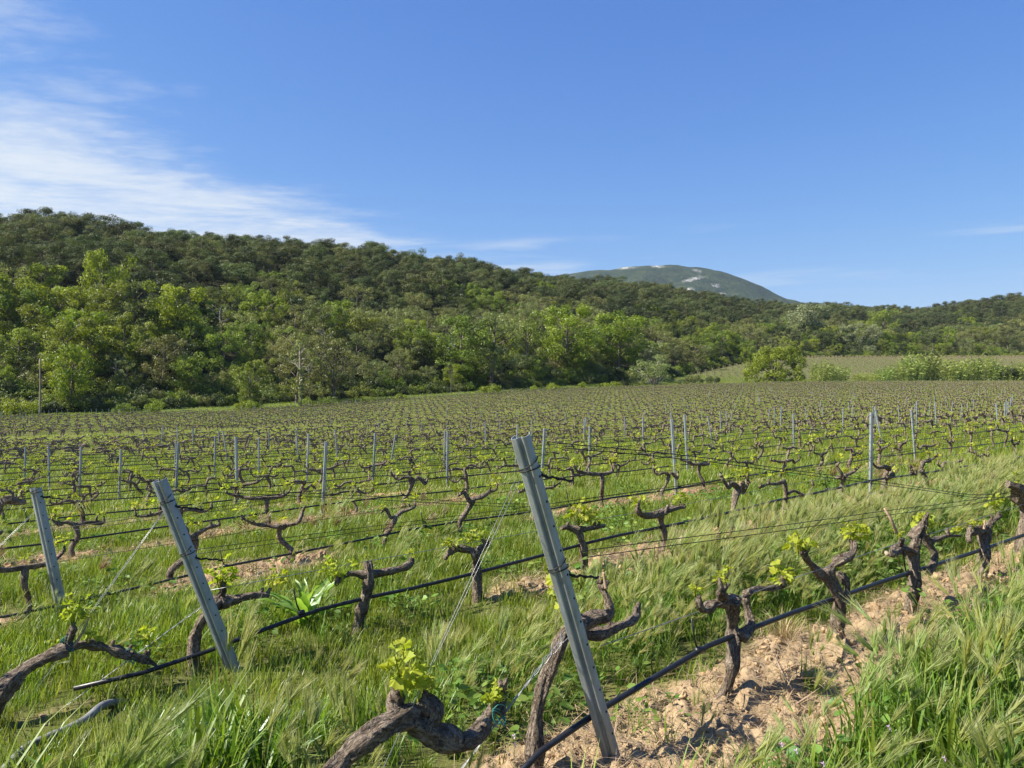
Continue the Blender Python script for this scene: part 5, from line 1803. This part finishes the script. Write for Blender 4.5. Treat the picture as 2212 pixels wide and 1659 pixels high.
BIG = [  # trees one notices in the photograph
    (205, 152, 'bright', 0, 18.5, .72, 'tall slender bright yellow-green tree rising against the dark pines at left'),
    (150, 118, 'bright', 1, 10.5, .8, 'conical fresh green tree low on the left, right of the utility pole'),
    (300, 150, 'ash', 0, 15.5, 1.25, 'broad pale green tree, tallest leafy mass on the left slope'),
    (392, 152, 'bright', 0, 16.0, 1.0, 'yellow-green treetop right of the broad pale green tree'),
    (240, 148, 'oak', 1, 14.0, 1.2, 'fresh green tree at the sloping left side of the leafy mass'),
    (350, 134, 'ash', 1, 11.0, 1.1, 'grey-green tree in front of the broad pale green tree'),
    (20, 140, 'bright', 1, 13.5, 1.2, 'yellow-green leafy tree at the left edge of the picture'),
    (75, 143, 'oak', 0, 12.0, 1.0, 'leafy tree second from the left edge, below the pines'),
    (640, 138, 'ash', 2, 13.0, 1.2, 'pale olive spreading tree on the lower slope, above the bare slender tree'),
    (650, 131, 'ivy', 0, 11.0, 1.0, 'pale forked tree with an ivy-wrapped trunk at the field edge'),
    (720, 142, 'ash', 3, 12.0, 1.2, 'olive tree with visible pale limbs beside the ivy-wrapped trunk'),
    (540, 126, 'oak', 2, 8.0, 1.0, 'small leafy green tree with layered branches at the left field edge'),
    (1000, 168, 'oak', 0, 15.5, 1.35, 'broad drooping green tree at the middle of the wood edge'),
    (1060, 170, 'ash', 1, 17.0, 1.15, 'light grey-green tall tree behind the drooping one in the middle'),
    (1135, 184, 'oak', 3, 15.0, 1.0, 'green tree right of the broad drooping one'),
    (1225, 196, 'bright', 1, 18.0, 1.15, 'tall bright green tree, highest of the middle wood edge'),
    (1335, 220, 'bright', 0, 17.0, 1.45, 'bright yellow-green rounded tree left of the whitish one'),
    (1400, 232, 'pale', 0, 8.5, 1.1, 'whitish tree with pale blossom in front of dark pines'),
    (1730, 372, 'pale', 1, 17.5, 1.5, 'large pale silvery-green tree on the right, highest pale crown'),
    (1690, 366, 'ash', 2, 14.0, 1.1, 'olive tree left of the large silvery one'),
    (1838, 352, 'pale', 0, 13.0, 1.1, 'silvery bush-like tree, left one of the pair behind the upper vineyard'),
    (1882, 354, 'pale', 1, 13.0, 1.1, 'silvery bush-like tree, right one of the pair behind the upper vineyard'),
    (1905, 392, 'oak', 1, 19.0, 1.2, 'tall olive-green tree behind the silvery pair'),
    (1640, 362, 'darkleaf', 0, 12, 1.0, 'dark conifer-like tree standing left of the large silvery tree'),
    (1560, 318, 'ash', 0, 13.0, 1.3, 'grey-olive tree above the small upper vineyard corner'),
    (1620, 330, 'ash', 3, 11.0, 1.3, 'grey leafy tree behind the round bright tree'),
    (2120, 372, 'oak', 2, 12.0, 1.3, 'green leafy tree behind the reeds near the right edge'),
    (2195, 380, 'ash', 1, 15.0, 1.2, 'light green tree at the right edge behind the reeds'),
]
for px, dp, kd, v, h, w, lab in BIG:
    x, y = at(px, dp)
    plant(kd, x, y, lab, 'tree', KN[kd][0], h, None, None, -.2, w * 0.92, v)
x, y = at(668, 127)
plant('bare', x, y, 'bare slender pale tree with a few green tufts at the field edge', 'tree', 'bare_tree', 3.6, None, None, -.2, .6, 0)
x, y = at(975, 152)
plant('bare', x, y, 'thin pale dead tree standing at the wood edge left of centre', 'tree', 'bare_tree', 6.5, None, None, -.2, .6, 1)


# ---- giant reeds at the far right end of the rows
def reed_clump(seed, H, W):
    rg = np.random.default_rng(seed)
    V, T, Fq = [], [], []
    for i in range(90):
        a = rg.uniform(0, 6.28); q = math.sqrt(rg.random()) * W
        b0 = np.array([math.cos(a) * q, math.sin(a) * q, -.2]); h = H * rg.uniform(.7, 1.05) * (1 - .25 * q / W)
        lean = np.array([h * rg.uniform(.05, .4) + .3 * b0[0] / W, rg.normal(0, .1) * h, h])
        for s in range(11):
            f = .12 + .88 * s / 10
            c = b0 + lean * f
            d = np.array([rg.normal(.5, .6), rg.normal(0, .6), rg.uniform(-.1, .6)]); d /= np.linalg.norm(d)
            w = np.cross(d, rg.standard_normal(3)); w /= np.linalg.norm(w)
            ln = rg.uniform(.45, .8); wd = .045
            k0 = len(V)
            V += [c - w * wd, c + w * wd, c + d * ln * .6 + w * wd + np.array([0, 0, .02]), c + d * ln + np.array([0, 0, -.12])]
            Fq.append((k0, k0 + 1, k0 + 2, k0 + 3)); t_ = rg.random(); T += [t_] * 4
        w = np.array([.02, 0, 0]); k0 = len(V)
        V += [b0 - w, b0 + w, b0 + lean + w * .4, b0 + lean - w * .4]; Fq.append((k0, k0 + 1, k0 + 2, k0 + 3)); T += [.9] * 4
    return mesh_np('blades', V, Fq, [M['reed']], 4, {'tint': T})


REEDS = [reed_clump(i, 4.2, 2.6) for i in range(3)]
rl = [(1770, 222, 4.0), (1800, 224, 3.4), (1860, 226, 2.3), (1905, 228, 3.6), (1935, 230, 4.6), (1965, 231, 5.0), (1998, 232, 5.4), (2030, 232, 5.2), (2062, 232, 4.8), (2092, 233, 5.0), (2124, 233, 5.2), (2150, 232, 4.2), (2178, 231, 4.0), (2206, 230, 4.4), (2236, 230, 4.2), (2270, 231, 4.4)]
for i, (px, dp, h) in enumerate(rl):
    x, y = at(px, dp)
    o = thing('reed_clump', ('pale green reed clump standing alone right of the round bright tree' if i == 0 else 'pale green wind-bent reed clump, %s from the left of the reed bed' % ordinal(i)), 'reeds', (x, y, gz(x, y)), random.uniform(-.3, .3), 'reed clumps at the end of the rows')
    o.scale = (random.uniform(1.0, 1.7), 1.1, h * random.uniform(1.3, 2.0) / 4.2)
    link('blades', REEDS[i % 3], o)

# ---- the upper vineyard behind the reeds
rg = np.random.default_rng(3)
vp, vr, vsx, vi_ = [], [], [], []
for a in np.arange(-60, 420, 2.3):
    for bq in np.arange(232, 345, 1.15):
        x, y = a + (bq - 225) * 0.22, bq
        s = CX + F * x / y
        if s < 1480 or s > 2330 or y > float(np.interp(s, KS, KD0)) - 4:
            continue
        vp.append((x + rg.normal(0, .3), y + rg.normal(0, .3), gz(x, y))); vr.append((0, 0, 1.35)); q = rg.uniform(1.1, 1.7); vsx.append((q, q, q)); vi_.append(int(rg.integers(8)))
scatter('upper_vineyard', source_collection(FAR_ME, 'upper_vine'), vp, vr, vsx, vi_, 'far small vineyard plot on the rise behind the reeds')

# ---- utility pole at the left field edge
x, y = at(86, 108)
pole = thing('utility_pole', 'thin weathered wooden utility pole at the left field edge before the trees', 'pole', (x, y, gz(x, y)), 0)
b = MB(); b.tube([Vector((0, 0, -.5)), Vector((.05, 0, 4)), Vector((.02, 0, 8.2))], [.13, .11, .085], 10, 8)
link('shaft', b.mesh('shaft', [M['pole']]), pole)
b = MB(); b.tube([Vector((-.06, 0, 7.9)), Vector((.12, 0, 7.9))], [.03, .03], 6); b.tube([Vector((.12, 0, 7.88)), Vector((.12, 0, 8.0))], [.04, .03], 8)
link('insulator', b.mesh('insulator', [M['conduit']]), pole)

# ------------------------------------------------------------------ grass, herbs, straw and clods
def blade_arrays(base, az, ln, width, lean, curve, rg, nseg=5):
    """one curved blade as a strip; returns verts, faces, tint"""
    d = np.array([math.cos(az), math.sin(az)])
    side = np.array([-d[1], d[0], 0.0])
    tw = rg.normal(0, .5)
    V, T = [], []
    pos = np.array(base, float); ang = lean
    step = ln / nseg
    for i in range(nseg + 1):
        f = i / nseg
        w = width * (1 - f ** 1.8) * (0.75 + .5 * min(f * 3, 1) * .5)
        s = side * math.cos(tw * f) + np.array([d[0], d[1], 0]) * math.sin(tw * f) * .5
        V.append(pos - s * w * .5); V.append(pos + s * w * .5)
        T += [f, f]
        pos = pos + np.array([d[0] * math.sin(ang), d[1] * math.sin(ang), math.cos(ang)]) * step
        ang += curve / nseg * (0.4 + 1.2 * f)
    Fq = [(2 * i, 2 * i + 1, 2 * i + 3, 2 * i + 2) for i in range(nseg)]
    return V, Fq, T


class Tuft:
    def __init__(self):
        self.V, self.F, self.T, self.M = [], [], [], []

    def blade(self, *a, tint=(0.25, 0.85), mi=0, **k):
        V, Fq, T = blade_arrays(*a, **k)
        b = len(self.V)
        self.V += V
        self.F += [tuple(b + i for i in q) for q in Fq]
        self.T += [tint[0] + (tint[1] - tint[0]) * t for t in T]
        self.M += [mi] * len(Fq)

    def quad(self, q, tint, mi):
        b = len(self.V)
        self.V += list(q); self.F.append((b, b + 1, b + 2, b + 3)); self.T += list(tint); self.M.append(mi)

    def head(self, p, d, ln, rg, mi, awn=0.045, rad=0.0062, na=22):
        """a bristly barley head: spindle and awns"""
        d = np.array(d, float); d /= np.linalg.norm(d)
        x = np.cross(d, [0.1, .3, 1.0]); x /= np.linalg.norm(x); y = np.cross(d, x)
        rings = [(0, .35), (.2, 1), (.6, .95), (1.0, .25)]
        b = len(self.V)
        for f, r in rings:
            for j in range(4):
                a = j * math.pi / 2
                self.V.append(p + d * ln * f + (x * math.cos(a) + y * math.sin(a)) * rad * r); self.T.append(.15 + .35 * f)
        for i in range(3):
            for j in range(4):
                self.F.append((b + i * 4 + j, b + i * 4 + (j + 1) % 4, b + (i + 1) * 4 + (j + 1) % 4, b + (i + 1) * 4 + j)); self.M.append(mi)
        for i in range(na):
            f = i / na; a = i * 2.4
            o = (x * math.cos(a) + y * math.sin(a))
            s = p + d * ln * f + o * rad * .8
            dd = d * 1.0 + o * rg.uniform(.12, .34)
            e = s + dd * awn * rg.uniform(.75, 1.2)
            w = np.cross(dd, rg.standard_normal(3)); w = w / np.linalg.norm(w) * .0012
            self.quad([s - w, s + w, e + w * .3, e - w * .3], [.5, .5, 1, 1], mi)

    def mesh(self, name, mats):
        me = new_mesh(name, self.V, self.F, mats, None, self.M, False, {'tint': self.T})
        return me


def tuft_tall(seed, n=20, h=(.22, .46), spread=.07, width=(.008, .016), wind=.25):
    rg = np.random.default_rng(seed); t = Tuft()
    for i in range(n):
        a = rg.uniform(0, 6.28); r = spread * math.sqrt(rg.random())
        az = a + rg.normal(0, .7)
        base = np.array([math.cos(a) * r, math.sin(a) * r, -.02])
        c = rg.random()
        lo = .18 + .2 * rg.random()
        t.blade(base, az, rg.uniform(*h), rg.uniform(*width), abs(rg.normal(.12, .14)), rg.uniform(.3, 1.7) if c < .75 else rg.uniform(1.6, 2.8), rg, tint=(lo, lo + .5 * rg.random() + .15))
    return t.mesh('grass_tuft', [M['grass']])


def tuft_barley(seed, mat_head, n=7, h=(.34, .56), tight=False):
    rg = np.random.default_rng(seed); t = Tuft()
    for i in range(14):
        a = rg.uniform(0, 6.28); r = .06 * math.sqrt(rg.random())
        lo = .15 + .2 * rg.random()
        t.blade(np.array([math.cos(a) * r, math.sin(a) * r, -.02]), rg.normal(0.1, 1.2), rg.uniform(.18, .38), rg.uniform(.008, .014), abs(rg.normal(.2, .15)), rg.uniform(.5, 2.0), rg, tint=(lo, lo + .5))
    for i in range(n):
        a = rg.uniform(0, 6.28); r = .05 * math.sqrt(rg.random())
        ln = rg.uniform(*h); az = rg.normal(0.0, .55); lean = abs(rg.normal(.14, .1)); cur = rg.uniform(.2, .9)
        b0 = len(t.V)
        t.blade(np.array([math.cos(a) * r, math.sin(a) * r, -.02]), az, ln, .004, lean, cur, rg, tint=(.3, .75))
        tip = (np.array(t.V[-1]) + np.array(t.V[-2])) / 2; pv = (np.array(t.V[-3]) + np.array(t.V[-4])) / 2
        d = tip - pv; d /= np.linalg.norm(d); d = d + np.array([.25, 0, -.10])
        t.head(tip - d * .02, d, rg.uniform(.07, .11), rg, 1, rg.uniform(.06, .085), .0075, 28)
    return t.mesh('barley_tuft', [M['grass'], mat_head])


def tuft_short(seed, n=34, h=(.06, .17), spread=.13, width=(.005, .010)):
    rg = np.random.default_rng(seed); t = Tuft()
    for i in range(n):
        a = rg.uniform(0, 6.28); r = spread * math.sqrt(rg.random())
        lo = .2 + .25 * rg.random()
        t.blade(np.array([math.cos(a) * r, math.sin(a) * r, -.01]), rg.uniform(0, 6.28), rg.uniform(*h), rg.uniform(*width), abs(rg.normal(.2, .2)), rg.uniform(.2, 1.6), rg, nseg=3, tint=(lo, lo + .6 * rg.random()))
    return t.mesh('short_grass_tuft', [M['grass_short']])


def patch_far(seed, n=70, size=.5, h=(.10, .22), width=(.010, .02)):
    rg = np.random.default_rng(seed); t = Tuft()
    for i in range(n):
        lo = .2 + .3 * rg.random()
        t.blade(np.array([rg.uniform(-size, size), rg.uniform(-size, size), -.02]), rg.uniform(0, 6.28), rg.uniform(*h), rg.uniform(*width), abs(rg.normal(.3, .25)), rg.uniform(.1, 1.2), rg, nseg=2, tint=(lo, lo + .55 * rg.random()))
    return t.mesh('grass_patch', [M['grass_short']])


def herb(seed, n=26, rmax=.13, hmax=.16, size=(.014, .03)):
    rg = np.random.default_rng(seed); b = MB()
    for i in range(n):
        a = rg.uniform(0, 6.28); r = rmax * math.sqrt(rg.random()); z = rg.uniform(.02, hmax)
        c = Vector((math.cos(a) * r, math.sin(a) * r, z))
        s = rg.uniform(*size)
        mtx = leaf_matrix(c, Vector((math.cos(a), math.sin(a), rg.uniform(-.3, .5))), s, rg.normal(0, .5))
        V = [(-.6, 0, 0), (-.2, -.5, .08), (.5, -.55, .02), (1.1, 0, -.1), (.5, .55, .02), (-.2, .5, .08)]
        b.poly([mtx @ Vector(v) for v in V], [(0, 1, 2, 3), (0, 3, 4, 5)])
        if i % 2 == 0:
            b.tube([Vector((c.x * .2, c.y * .2, -.01)), c], [.0016, .001], 3, 2)
    return b.mesh('herb', [M['weed']], smooth=False)


def straw(seed, n=22):
    rg = np.random.default_rng(seed); t = Tuft()
    for i in range(n):
        x0, y0 = rg.normal(0, .06, 2)
        t.blade(np.array([x0, y0, rg.uniform(0, .015)]), rg.uniform(0, 6.28), rg.uniform(.04, .16), rg.uniform(.0015, .0035), rg.uniform(1.2, 1.6), rg.normal(.2, .5), rg, nseg=3, tint=(.1, .9 * rg.random() + .1))
    for i in range(3):
        x0, y0 = rg.normal(0, .06, 2)
        t.blade(np.array([x0, y0, .008]), rg.uniform(0, 6.28), rg.uniform(.06, .2), rg.uniform(.004, .006), rg.uniform(1.35, 1.55), rg.normal(0.1, .2), rg, nseg=3, tint=(.5, .5), mi=1)
    return t.mesh('straw', [M['straw'], M['cane']])


def clod(seed):
    rg = np.random.default_rng(seed)
    import bmesh
    bm = bmesh.new()
    bmesh.ops.create_icosphere(bm, subdivisions=2, radius=1.0)
    sx, sy, sz = rg.uniform(.8, 1.25), rg.uniform(.7, 1.1), rg.uniform(.55, .9)
    o = rg.random(3) * 50
    for v in bm.verts:
        p = v.co
        q = 1 + .85 * (float(fbm(p.x * 1.6 + o[0] + p.z, p.y * 1.6 + o[1] - p.z, 3)) - .5) * 2
        v.co = Vector((p.x * sx * q, p.y * sy * q, p.z * sz * q))
    me = bpy.data.meshes.new('clod'); bm.to_mesh(me); bm.free()
    me.materials.append(M['clod'])
    return me


S_TALL = source_collection([tuft_tall(100 + i) for i in range(6)] + [tuft_tall(150 + i, 15, (.3, .55), .05, (.010, .019)) for i in range(3)] + [tuft_tall(170 + i, 12, (.24, .46), .06, (.014, .024)) for i in range(3)], 'tall_tuft')
S_BARL = source_collection([tuft_barley(200 + i, M['head']) for i in range(5)], 'barley_tuft')
S_BROWN = source_collection([tuft_barley(230 + i, M['head_brown'], 12, (.3, .48)) for i in range(4)], 'brown_tuft')
S_SHORT = source_collection([tuft_short(300 + i) for i in range(5)], 'short_tuft')
S_MED = source_collection([tuft_short(330 + i, 32, (.10, .24), .18, (.007, .013)) for i in range(4)], 'medium_tuft')
S_FAR = source_collection([patch_far(360 + i) for i in range(4)], 'far_patch')
S_FAR2 = source_collection([patch_far(380 + i, 90, 1.2, (.12, .26), (.025, .05)) for i in range(4)], 'wide_patch')
S_HERB = source_collection([herb(400 + i) for i in range(4)], 'herb')
S_STRAW = source_collection([straw(430 + i) for i in range(4)], 'straw')
S_CLOD = source_collection([clod(460 + i) for i in range(7)], 'clod')

bins = {q: [[], [], [], []] for q in ('tall', 'barley', 'brown', 'short', 'med', 'far', 'far2', 'herb', 'straw', 'clod')}
NV = {'tall': 12, 'barley': 5, 'brown': 4, 'short': 5, 'med': 4, 'far': 4, 'far2': 4, 'herb': 4, 'straw': 4, 'clod': 7}


def put(kind, x, y, scl, rz=None, tilt=0.12, zoff=0.0, fine=False):
    n = len(x)
    if n == 0:
        return
    z = ground_z(x, y, fine) + zoff
    b = bins[kind]
    b[0].append(np.stack([x, y, z], 1))
    if rz is None:
        rz = RNG.uniform(0, 6.28, n)
    b[1].append(np.stack([RNG.normal(0, tilt, n), RNG.normal(0, tilt, n), rz], 1))
    scl = np.asarray(scl) * np.ones(n)
    b[2].append(np.stack([scl * RNG.uniform(.85, 1.15, n), scl * RNG.uniform(.85, 1.15, n), scl * RNG.uniform(.85, 1.15, n)], 1))
    b[3].append(RNG.integers(0, NV[kind], n))


def jgrid(x0, x1, y0, y1, step):
    gx, gy = np.meshgrid(np.arange(x0, x1, step), np.arange(y0, y1, step), indexing='ij')
    gx = gx.ravel() + RNG.uniform(-.5, .5, gx.size) * step; gy = gy.ravel() + RNG.uniform(-.5, .5, gy.size) * step
    s = CX + F * gx / np.maximum(gy, .1)
    k = (s > -330) & (s < 2540)
    return gx[k], gy[k]


def clear_posts(x, y):
    ok = np.ones(len(x), bool)
    return ok


# ---- near ground, out to 12 m
x, y = jgrid(-9, 10, 1.75, 12.0, 0.085)
t, p, k, d = soil_dist(x, y)
sm = soil_mask(x, y)
nz = fbm(x * .8 + 7, y * .8, 3); nz2 = fbm(x * 1.7 + 70, y * 1.7 + 9, 2)
rnd = RNG.random(len(x))
alley = np.floor((p - P1) / RS + 1).astype(int)          # 0 before the first row, 1 between rows one and two ...
grassy = (sm < .5) | (rnd < .06)
height = np.select([alley <= 0, (alley == 1) & (t < 1.4), (alley == 1), alley == 2], [0.98, 1.12, .68, .55], .45)
# the strip before row two on the left and the ground round the tilled soil are shorter
edge_d = np.clip((np.abs(d) - .28) / .5, .3, 1.0)
low_left = (alley == 1) & (p > 3.45 + .2 * np.clip(t - 2.6, 0, 3)) & (t < 4.5)
height = height * np.where(alley <= 1, edge_d ** .5, 1.0) * np.where(low_left, .50, 1.0)
height *= .56 + .55 * nz + .45 * fbm(x * 2.6 + 3, y * 2.6 + 5, 2)
head_left = (alley == 1) & (t < 0.9) & (p > 3.1)
height = np.where(head_left, height * .55, height)
# keep the steel post, the nearest trunks and the conduit readable
for (qx, qy, rr) in ((.36, 3.05, .34), (.99, 3.7, .45), (.17, 2.9, .35)):
    height *= np.where((np.hypot(x - qx, y - qy) < rr), .35, 1.0)
barley_zone = (alley == 1) & (t > 1.6) & (p < 4.15) & (nz2 + .25 * sstep(3.2, 4.5, t) + .12 * sstep(1.6, 2.4, t) * (p < 3.7) > .53)
brown_zone = ((alley == 3) & (t < 6) & (nz > .42)) | ((alley == 1) & (t > 8.0) & (nz2 > .35)) | ((alley == 2) & (t > 10) & (nz2 > .45))
tallz = (alley <= 1) & grassy & (height > .42)
thin = RNG.random(len(x))
m = tallz & (~barley_zone) & (thin < .46)
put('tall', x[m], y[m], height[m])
m = tallz & barley_zone & (thin < .34)
put('barley', x[m], y[m], height[m] * 1.05, RNG.normal(-0.15, .8, m.sum()), tilt=.2)
m = tallz & barley_zone & (thin >= .34) & (thin < .62)
put('tall', x[m], y[m], height[m] * .82)
m = tallz & (~barley_zone) & (thin > .89) & ((alley == 0) | (t < 2))
put('barley', x[m], y[m], height[m] * .92, RNG.normal(0, 1.2, m.sum()))
m = tallz & (thin > .6) & (thin < .72) & (nz2 > .42)
put('herb', x[m], y[m], RNG.uniform(.8, 1.5, m.sum()), zoff=.03)
lowz = grassy & (~tallz)
m = lowz & brown_zone & (thin < .03)
put('brown', x[m], y[m], .42 + .3 * nz[m], RNG.normal(-.1, .6, m.sum()))
m = lowz & (thin > .24) & (thin < .62)
put('med', x[m], y[m], (.5 + .55 * nz[m]) * np.clip((np.abs(d[m]) - .1) / .5, .55, 1.0))
m = lowz & (thin > .62) & (thin < .80)
put('short', x[m], y[m], 1.0)
m = lowz & (thin > .80) & (thin < .87) & (nz2 > .5)
put('herb', x[m], y[m], RNG.uniform(.7, 1.5, m.sum()))
m = lowz & (alley >= 2) & (thin > .965) & (nz > .5)
put('barley', x[m], y[m], RNG.uniform(.5, .8, m.sum()), RNG.normal(0, .6, m.sum()))
# straw and stray blades on the tilled soil
m = (sm > .5) & (thin < .75)
put('straw', x[m], y[m], RNG.uniform(.6, 1.4, m.sum()), fine=True, zoff=.01)

# clods
x, y = jgrid(-8, 10, 2.0, 13.0, 0.042)
sm = soil_mask(x, y)
t, p, k, d = soil_dist(x, y)
m = (sm > .35) & (RNG.random(len(x)) < .5)
r = .006 + .018 * RNG.random(m.sum()) ** 3 + .022 * (RNG.random(m.sum()) < .05)
put('clod', x[m], y[m], r, tilt=.6, fine=True, zoff=.004)

# ---- middle distance
x, y = jgrid(-30, 40, 12.0, 34.0, 0.30)
sm = soil_mask(x, y); rnd = RNG.random(len(x)); nz = fbm(x * .35, y * .35, 3)
m = (sm < .5) & (rnd < .85)
put('far', x[m], y[m], (.7 + .6 * nz[m]), tilt=.05)
m = (sm < .5) & (rnd > .88) & (nz > .45) & (y < 22)
put('med', x[m], y[m], 1.25)
x, y = jgrid(-9, 22, 12.0, 20.0, 0.085)
sm = soil_mask(x, y); m = (sm > .4) & (RNG.random(len(x)) < .3)
put('clod', x[m], y[m], .014 + .03 * RNG.random(m.sum()) ** 2, tilt=.6, fine=True)
# ---- far field and the grass verge
x, y = jgrid(-160, 200, 34.0, 236.0, 1.75)
t, p, k, d = soil_dist(x, y)
fr = hill_frac(x, y)
m = (fr < 0.01) & ((np.abs(d) > .38) | (p > 121)) & (RNG.random(len(x)) < .9)
verge = (p > 121) | (y > field_far(screen_x(x, y)))
put('far2', x[m], y[m], np.where(verge[m], 1.35, .8), tilt=.03)

WORDS = {'tall': ('tall_grass', S_TALL, 'tall lush green grass in the foreground alleys'), 'barley': ('wild_barley', S_BARL, 'wild barley with bristly heads blown to the right'),
         'brown': ('ripening_grass', S_BROWN, 'reddish brown ripening grass heads between the rows'), 'short': ('short_grass', S_SHORT, 'short green grass between the vine rows'),
         'med': ('meadow_grass', S_MED, 'knee-low green grass between the vine rows'), 'far': ('alley_grass', S_FAR, 'green grass in the alleys of the middle distance'),
         'far2': ('far_grass', S_FAR2, 'grass of the far alleys and the field verge'), 'herb': ('herbs', S_HERB, 'small leafy herbs among the grass'),
         'straw': ('straw_litter', S_STRAW, 'dry straw scattered over the tilled soil'), 'clod': ('soil_clods', S_CLOD, 'crumbly tan soil clods under the vine rows')}
for q, (nm, src, lab) in WORDS.items():
    b = bins[q]
    if b[0]:
        P_ = np.concatenate(b[0])
        scatter(nm, src, P_, np.concatenate(b[1]), np.concatenate(b[2]), np.concatenate(b[3]), lab)
        print(nm, len(P_))


# ---- single plants one notices
def strap_leaf(ln, w, rg, name='leaf'):
    n = 9
    V, Fs = [], []
    for i in range(n):
        f = i / (n - 1)
        ww = w * (math.sin(math.pi * min(1, .08 + f * .95)) ** .7) * (1 if f < .98 else .3)
        z = ln * (.95 * f - .30 * f * f); xx = ln * (.22 * f + .55 * f * f)
        V += [(xx, -ww * .5, z + .012 * math.sin(f * 15)), (xx + .008, 0, z - .006), (xx, ww * .5, z + .012 * math.sin(f * 15 + 2))]
    for i in range(n - 1):
        a = i * 3
        Fs += [(a, a + 1, a + 4, a + 3), (a + 1, a + 2, a + 5, a + 4)]
    return new_mesh(name, V, Fs, [M['dock']], smooth=True)


rg = np.random.default_rng(8)
g = on_ground(660, 1322, 0.0); g.z = gz(g.x, g.y)
dock = thing('dock_plant', 'broad-leaved light green dock plant beside the T-shaped vine in the second row', 'plant', g, 0)
dl = [strap_leaf(.36, .07, rg), strap_leaf(.28, .08, rg), strap_leaf(.42, .06, rg)]
for i in range(18):
    lf = link('leaf', dl[i % 3], dock)
    lf.rotation_euler = (rg.normal(0, .15), rg.uniform(-.4, .3), i * 2.4)
    lf.location = (rg.normal(0, .02), rg.normal(0, .02), 0)
g = on_ground(1690, 1395, 0.08); g.z = gz(g.x, g.y) + .03
tf = Tuft(); rg = np.random.default_rng(12)
for i in range(130):
    a = rg.uniform(0, 6.28); q = .07 * math.sqrt(rg.random())
    tf.blade(np.array([math.cos(a) * q, math.sin(a) * q, .03]), a + rg.normal(0, .4), rg.uniform(.12, .24), rg.uniform(.002, .004), rg.uniform(.1, .8), rg.uniform(1.2, 2.6), rg, tint=(.1, .4 + .6 * rg.random()))
tag(link('straw_tuft', tf.mesh('straw_tuft', [M['straw']]), None, g), 'dry yellow straw tuft on bare soil under the hose', 'straw tuft', None, None)
# mallow leaf under the biggest vine
g = on_row(1, 925, 1612, .15)
ml = thing('mallow_plant', 'single broad light green mallow leaf under the thick foreground vine', 'plant', (g.x, g.y, gz(g.x, g.y)), 0)
V, Fs = leaf_mesh('m', 77, .085, .1)
h_ = g.z - gz(g.x, g.y)
lf = link('leaf', new_mesh('leaf', V, Fs, [M['dock']], smooth=True), ml); lf.location = (0, 0, h_); lf.rotation_euler = (.3, .5, .4)
b = MB(); b.tube([Vector((-.05, .02, -.02)), Vector((-.06, .0, h_ * .6)), Vector((0.005, 0, h_))], [.002, .002, .0015], 5, 8)
link('stalk', b.mesh('stalk', [M['dock']]), ml)
# tiny mauve flowers
fb = MB(); rg = np.random.default_rng(21)
FL = [(1110, 1590), (1112, 1608), (1778, 1650), (1920, 1570), (1925, 1575), (1688, 1608), (2040, 1638), (1720, 1622)]
for px, py in FL:
    c = on_ground(px, py, .24)
    for i in range(5):
        a = i * 1.257
        q = Vector((math.cos(a) * .006, math.sin(a) * .003, math.sin(a) * .006))
        fb.poly([c, c + q + Vector((.002, 0, .002)), c + q * 1.6, c + q + Vector((-.002, 0, -.002))], [(0, 1, 2, 3)])
    fb.tube([Vector((c.x, c.y, gz(c.x, c.y))), c], [.0012, .001], 4, 2, mat=1)
tag(link('mauve_flowers', fb.mesh('mauve_flowers', [M['flower'], M['weed']], smooth=False)), 'tiny mauve wild flowers scattered in the foreground grass', None, None, 'stuff')

# ------------------------------------------------------------------ the air
vm, vt, vo = mat('clear_air')
pv = N(vt, 'ShaderNodeVolumePrincipled')
pv.inputs['Color'].default_value = (0.62, 0.80, 1.0, 1)
pv.inputs['Density'].default_value = 0.00006
pv.inputs['Anisotropy'].default_value = 0.2
L(vt, pv.outputs[0], vo.inputs['Volume'])
bx = [(-5200, -200, -45), (5200, -200, -45), (5200, 5200, -45), (-5200, 5200, -45), (-5200, -200, 620), (5200, -200, 620), (5200, 5200, 620), (-5200, 5200, 620)]
hz_ = link('haze', new_mesh('haze', bx, [(3, 2, 1, 0), (4, 5, 6, 7), (0, 1, 5, 4), (1, 2, 6, 5), (2, 3, 7, 6), (3, 0, 4, 7)], [vm], smooth=False))
tag(hz_, 'faint blue haze over the distance', None, None, 'stuff')
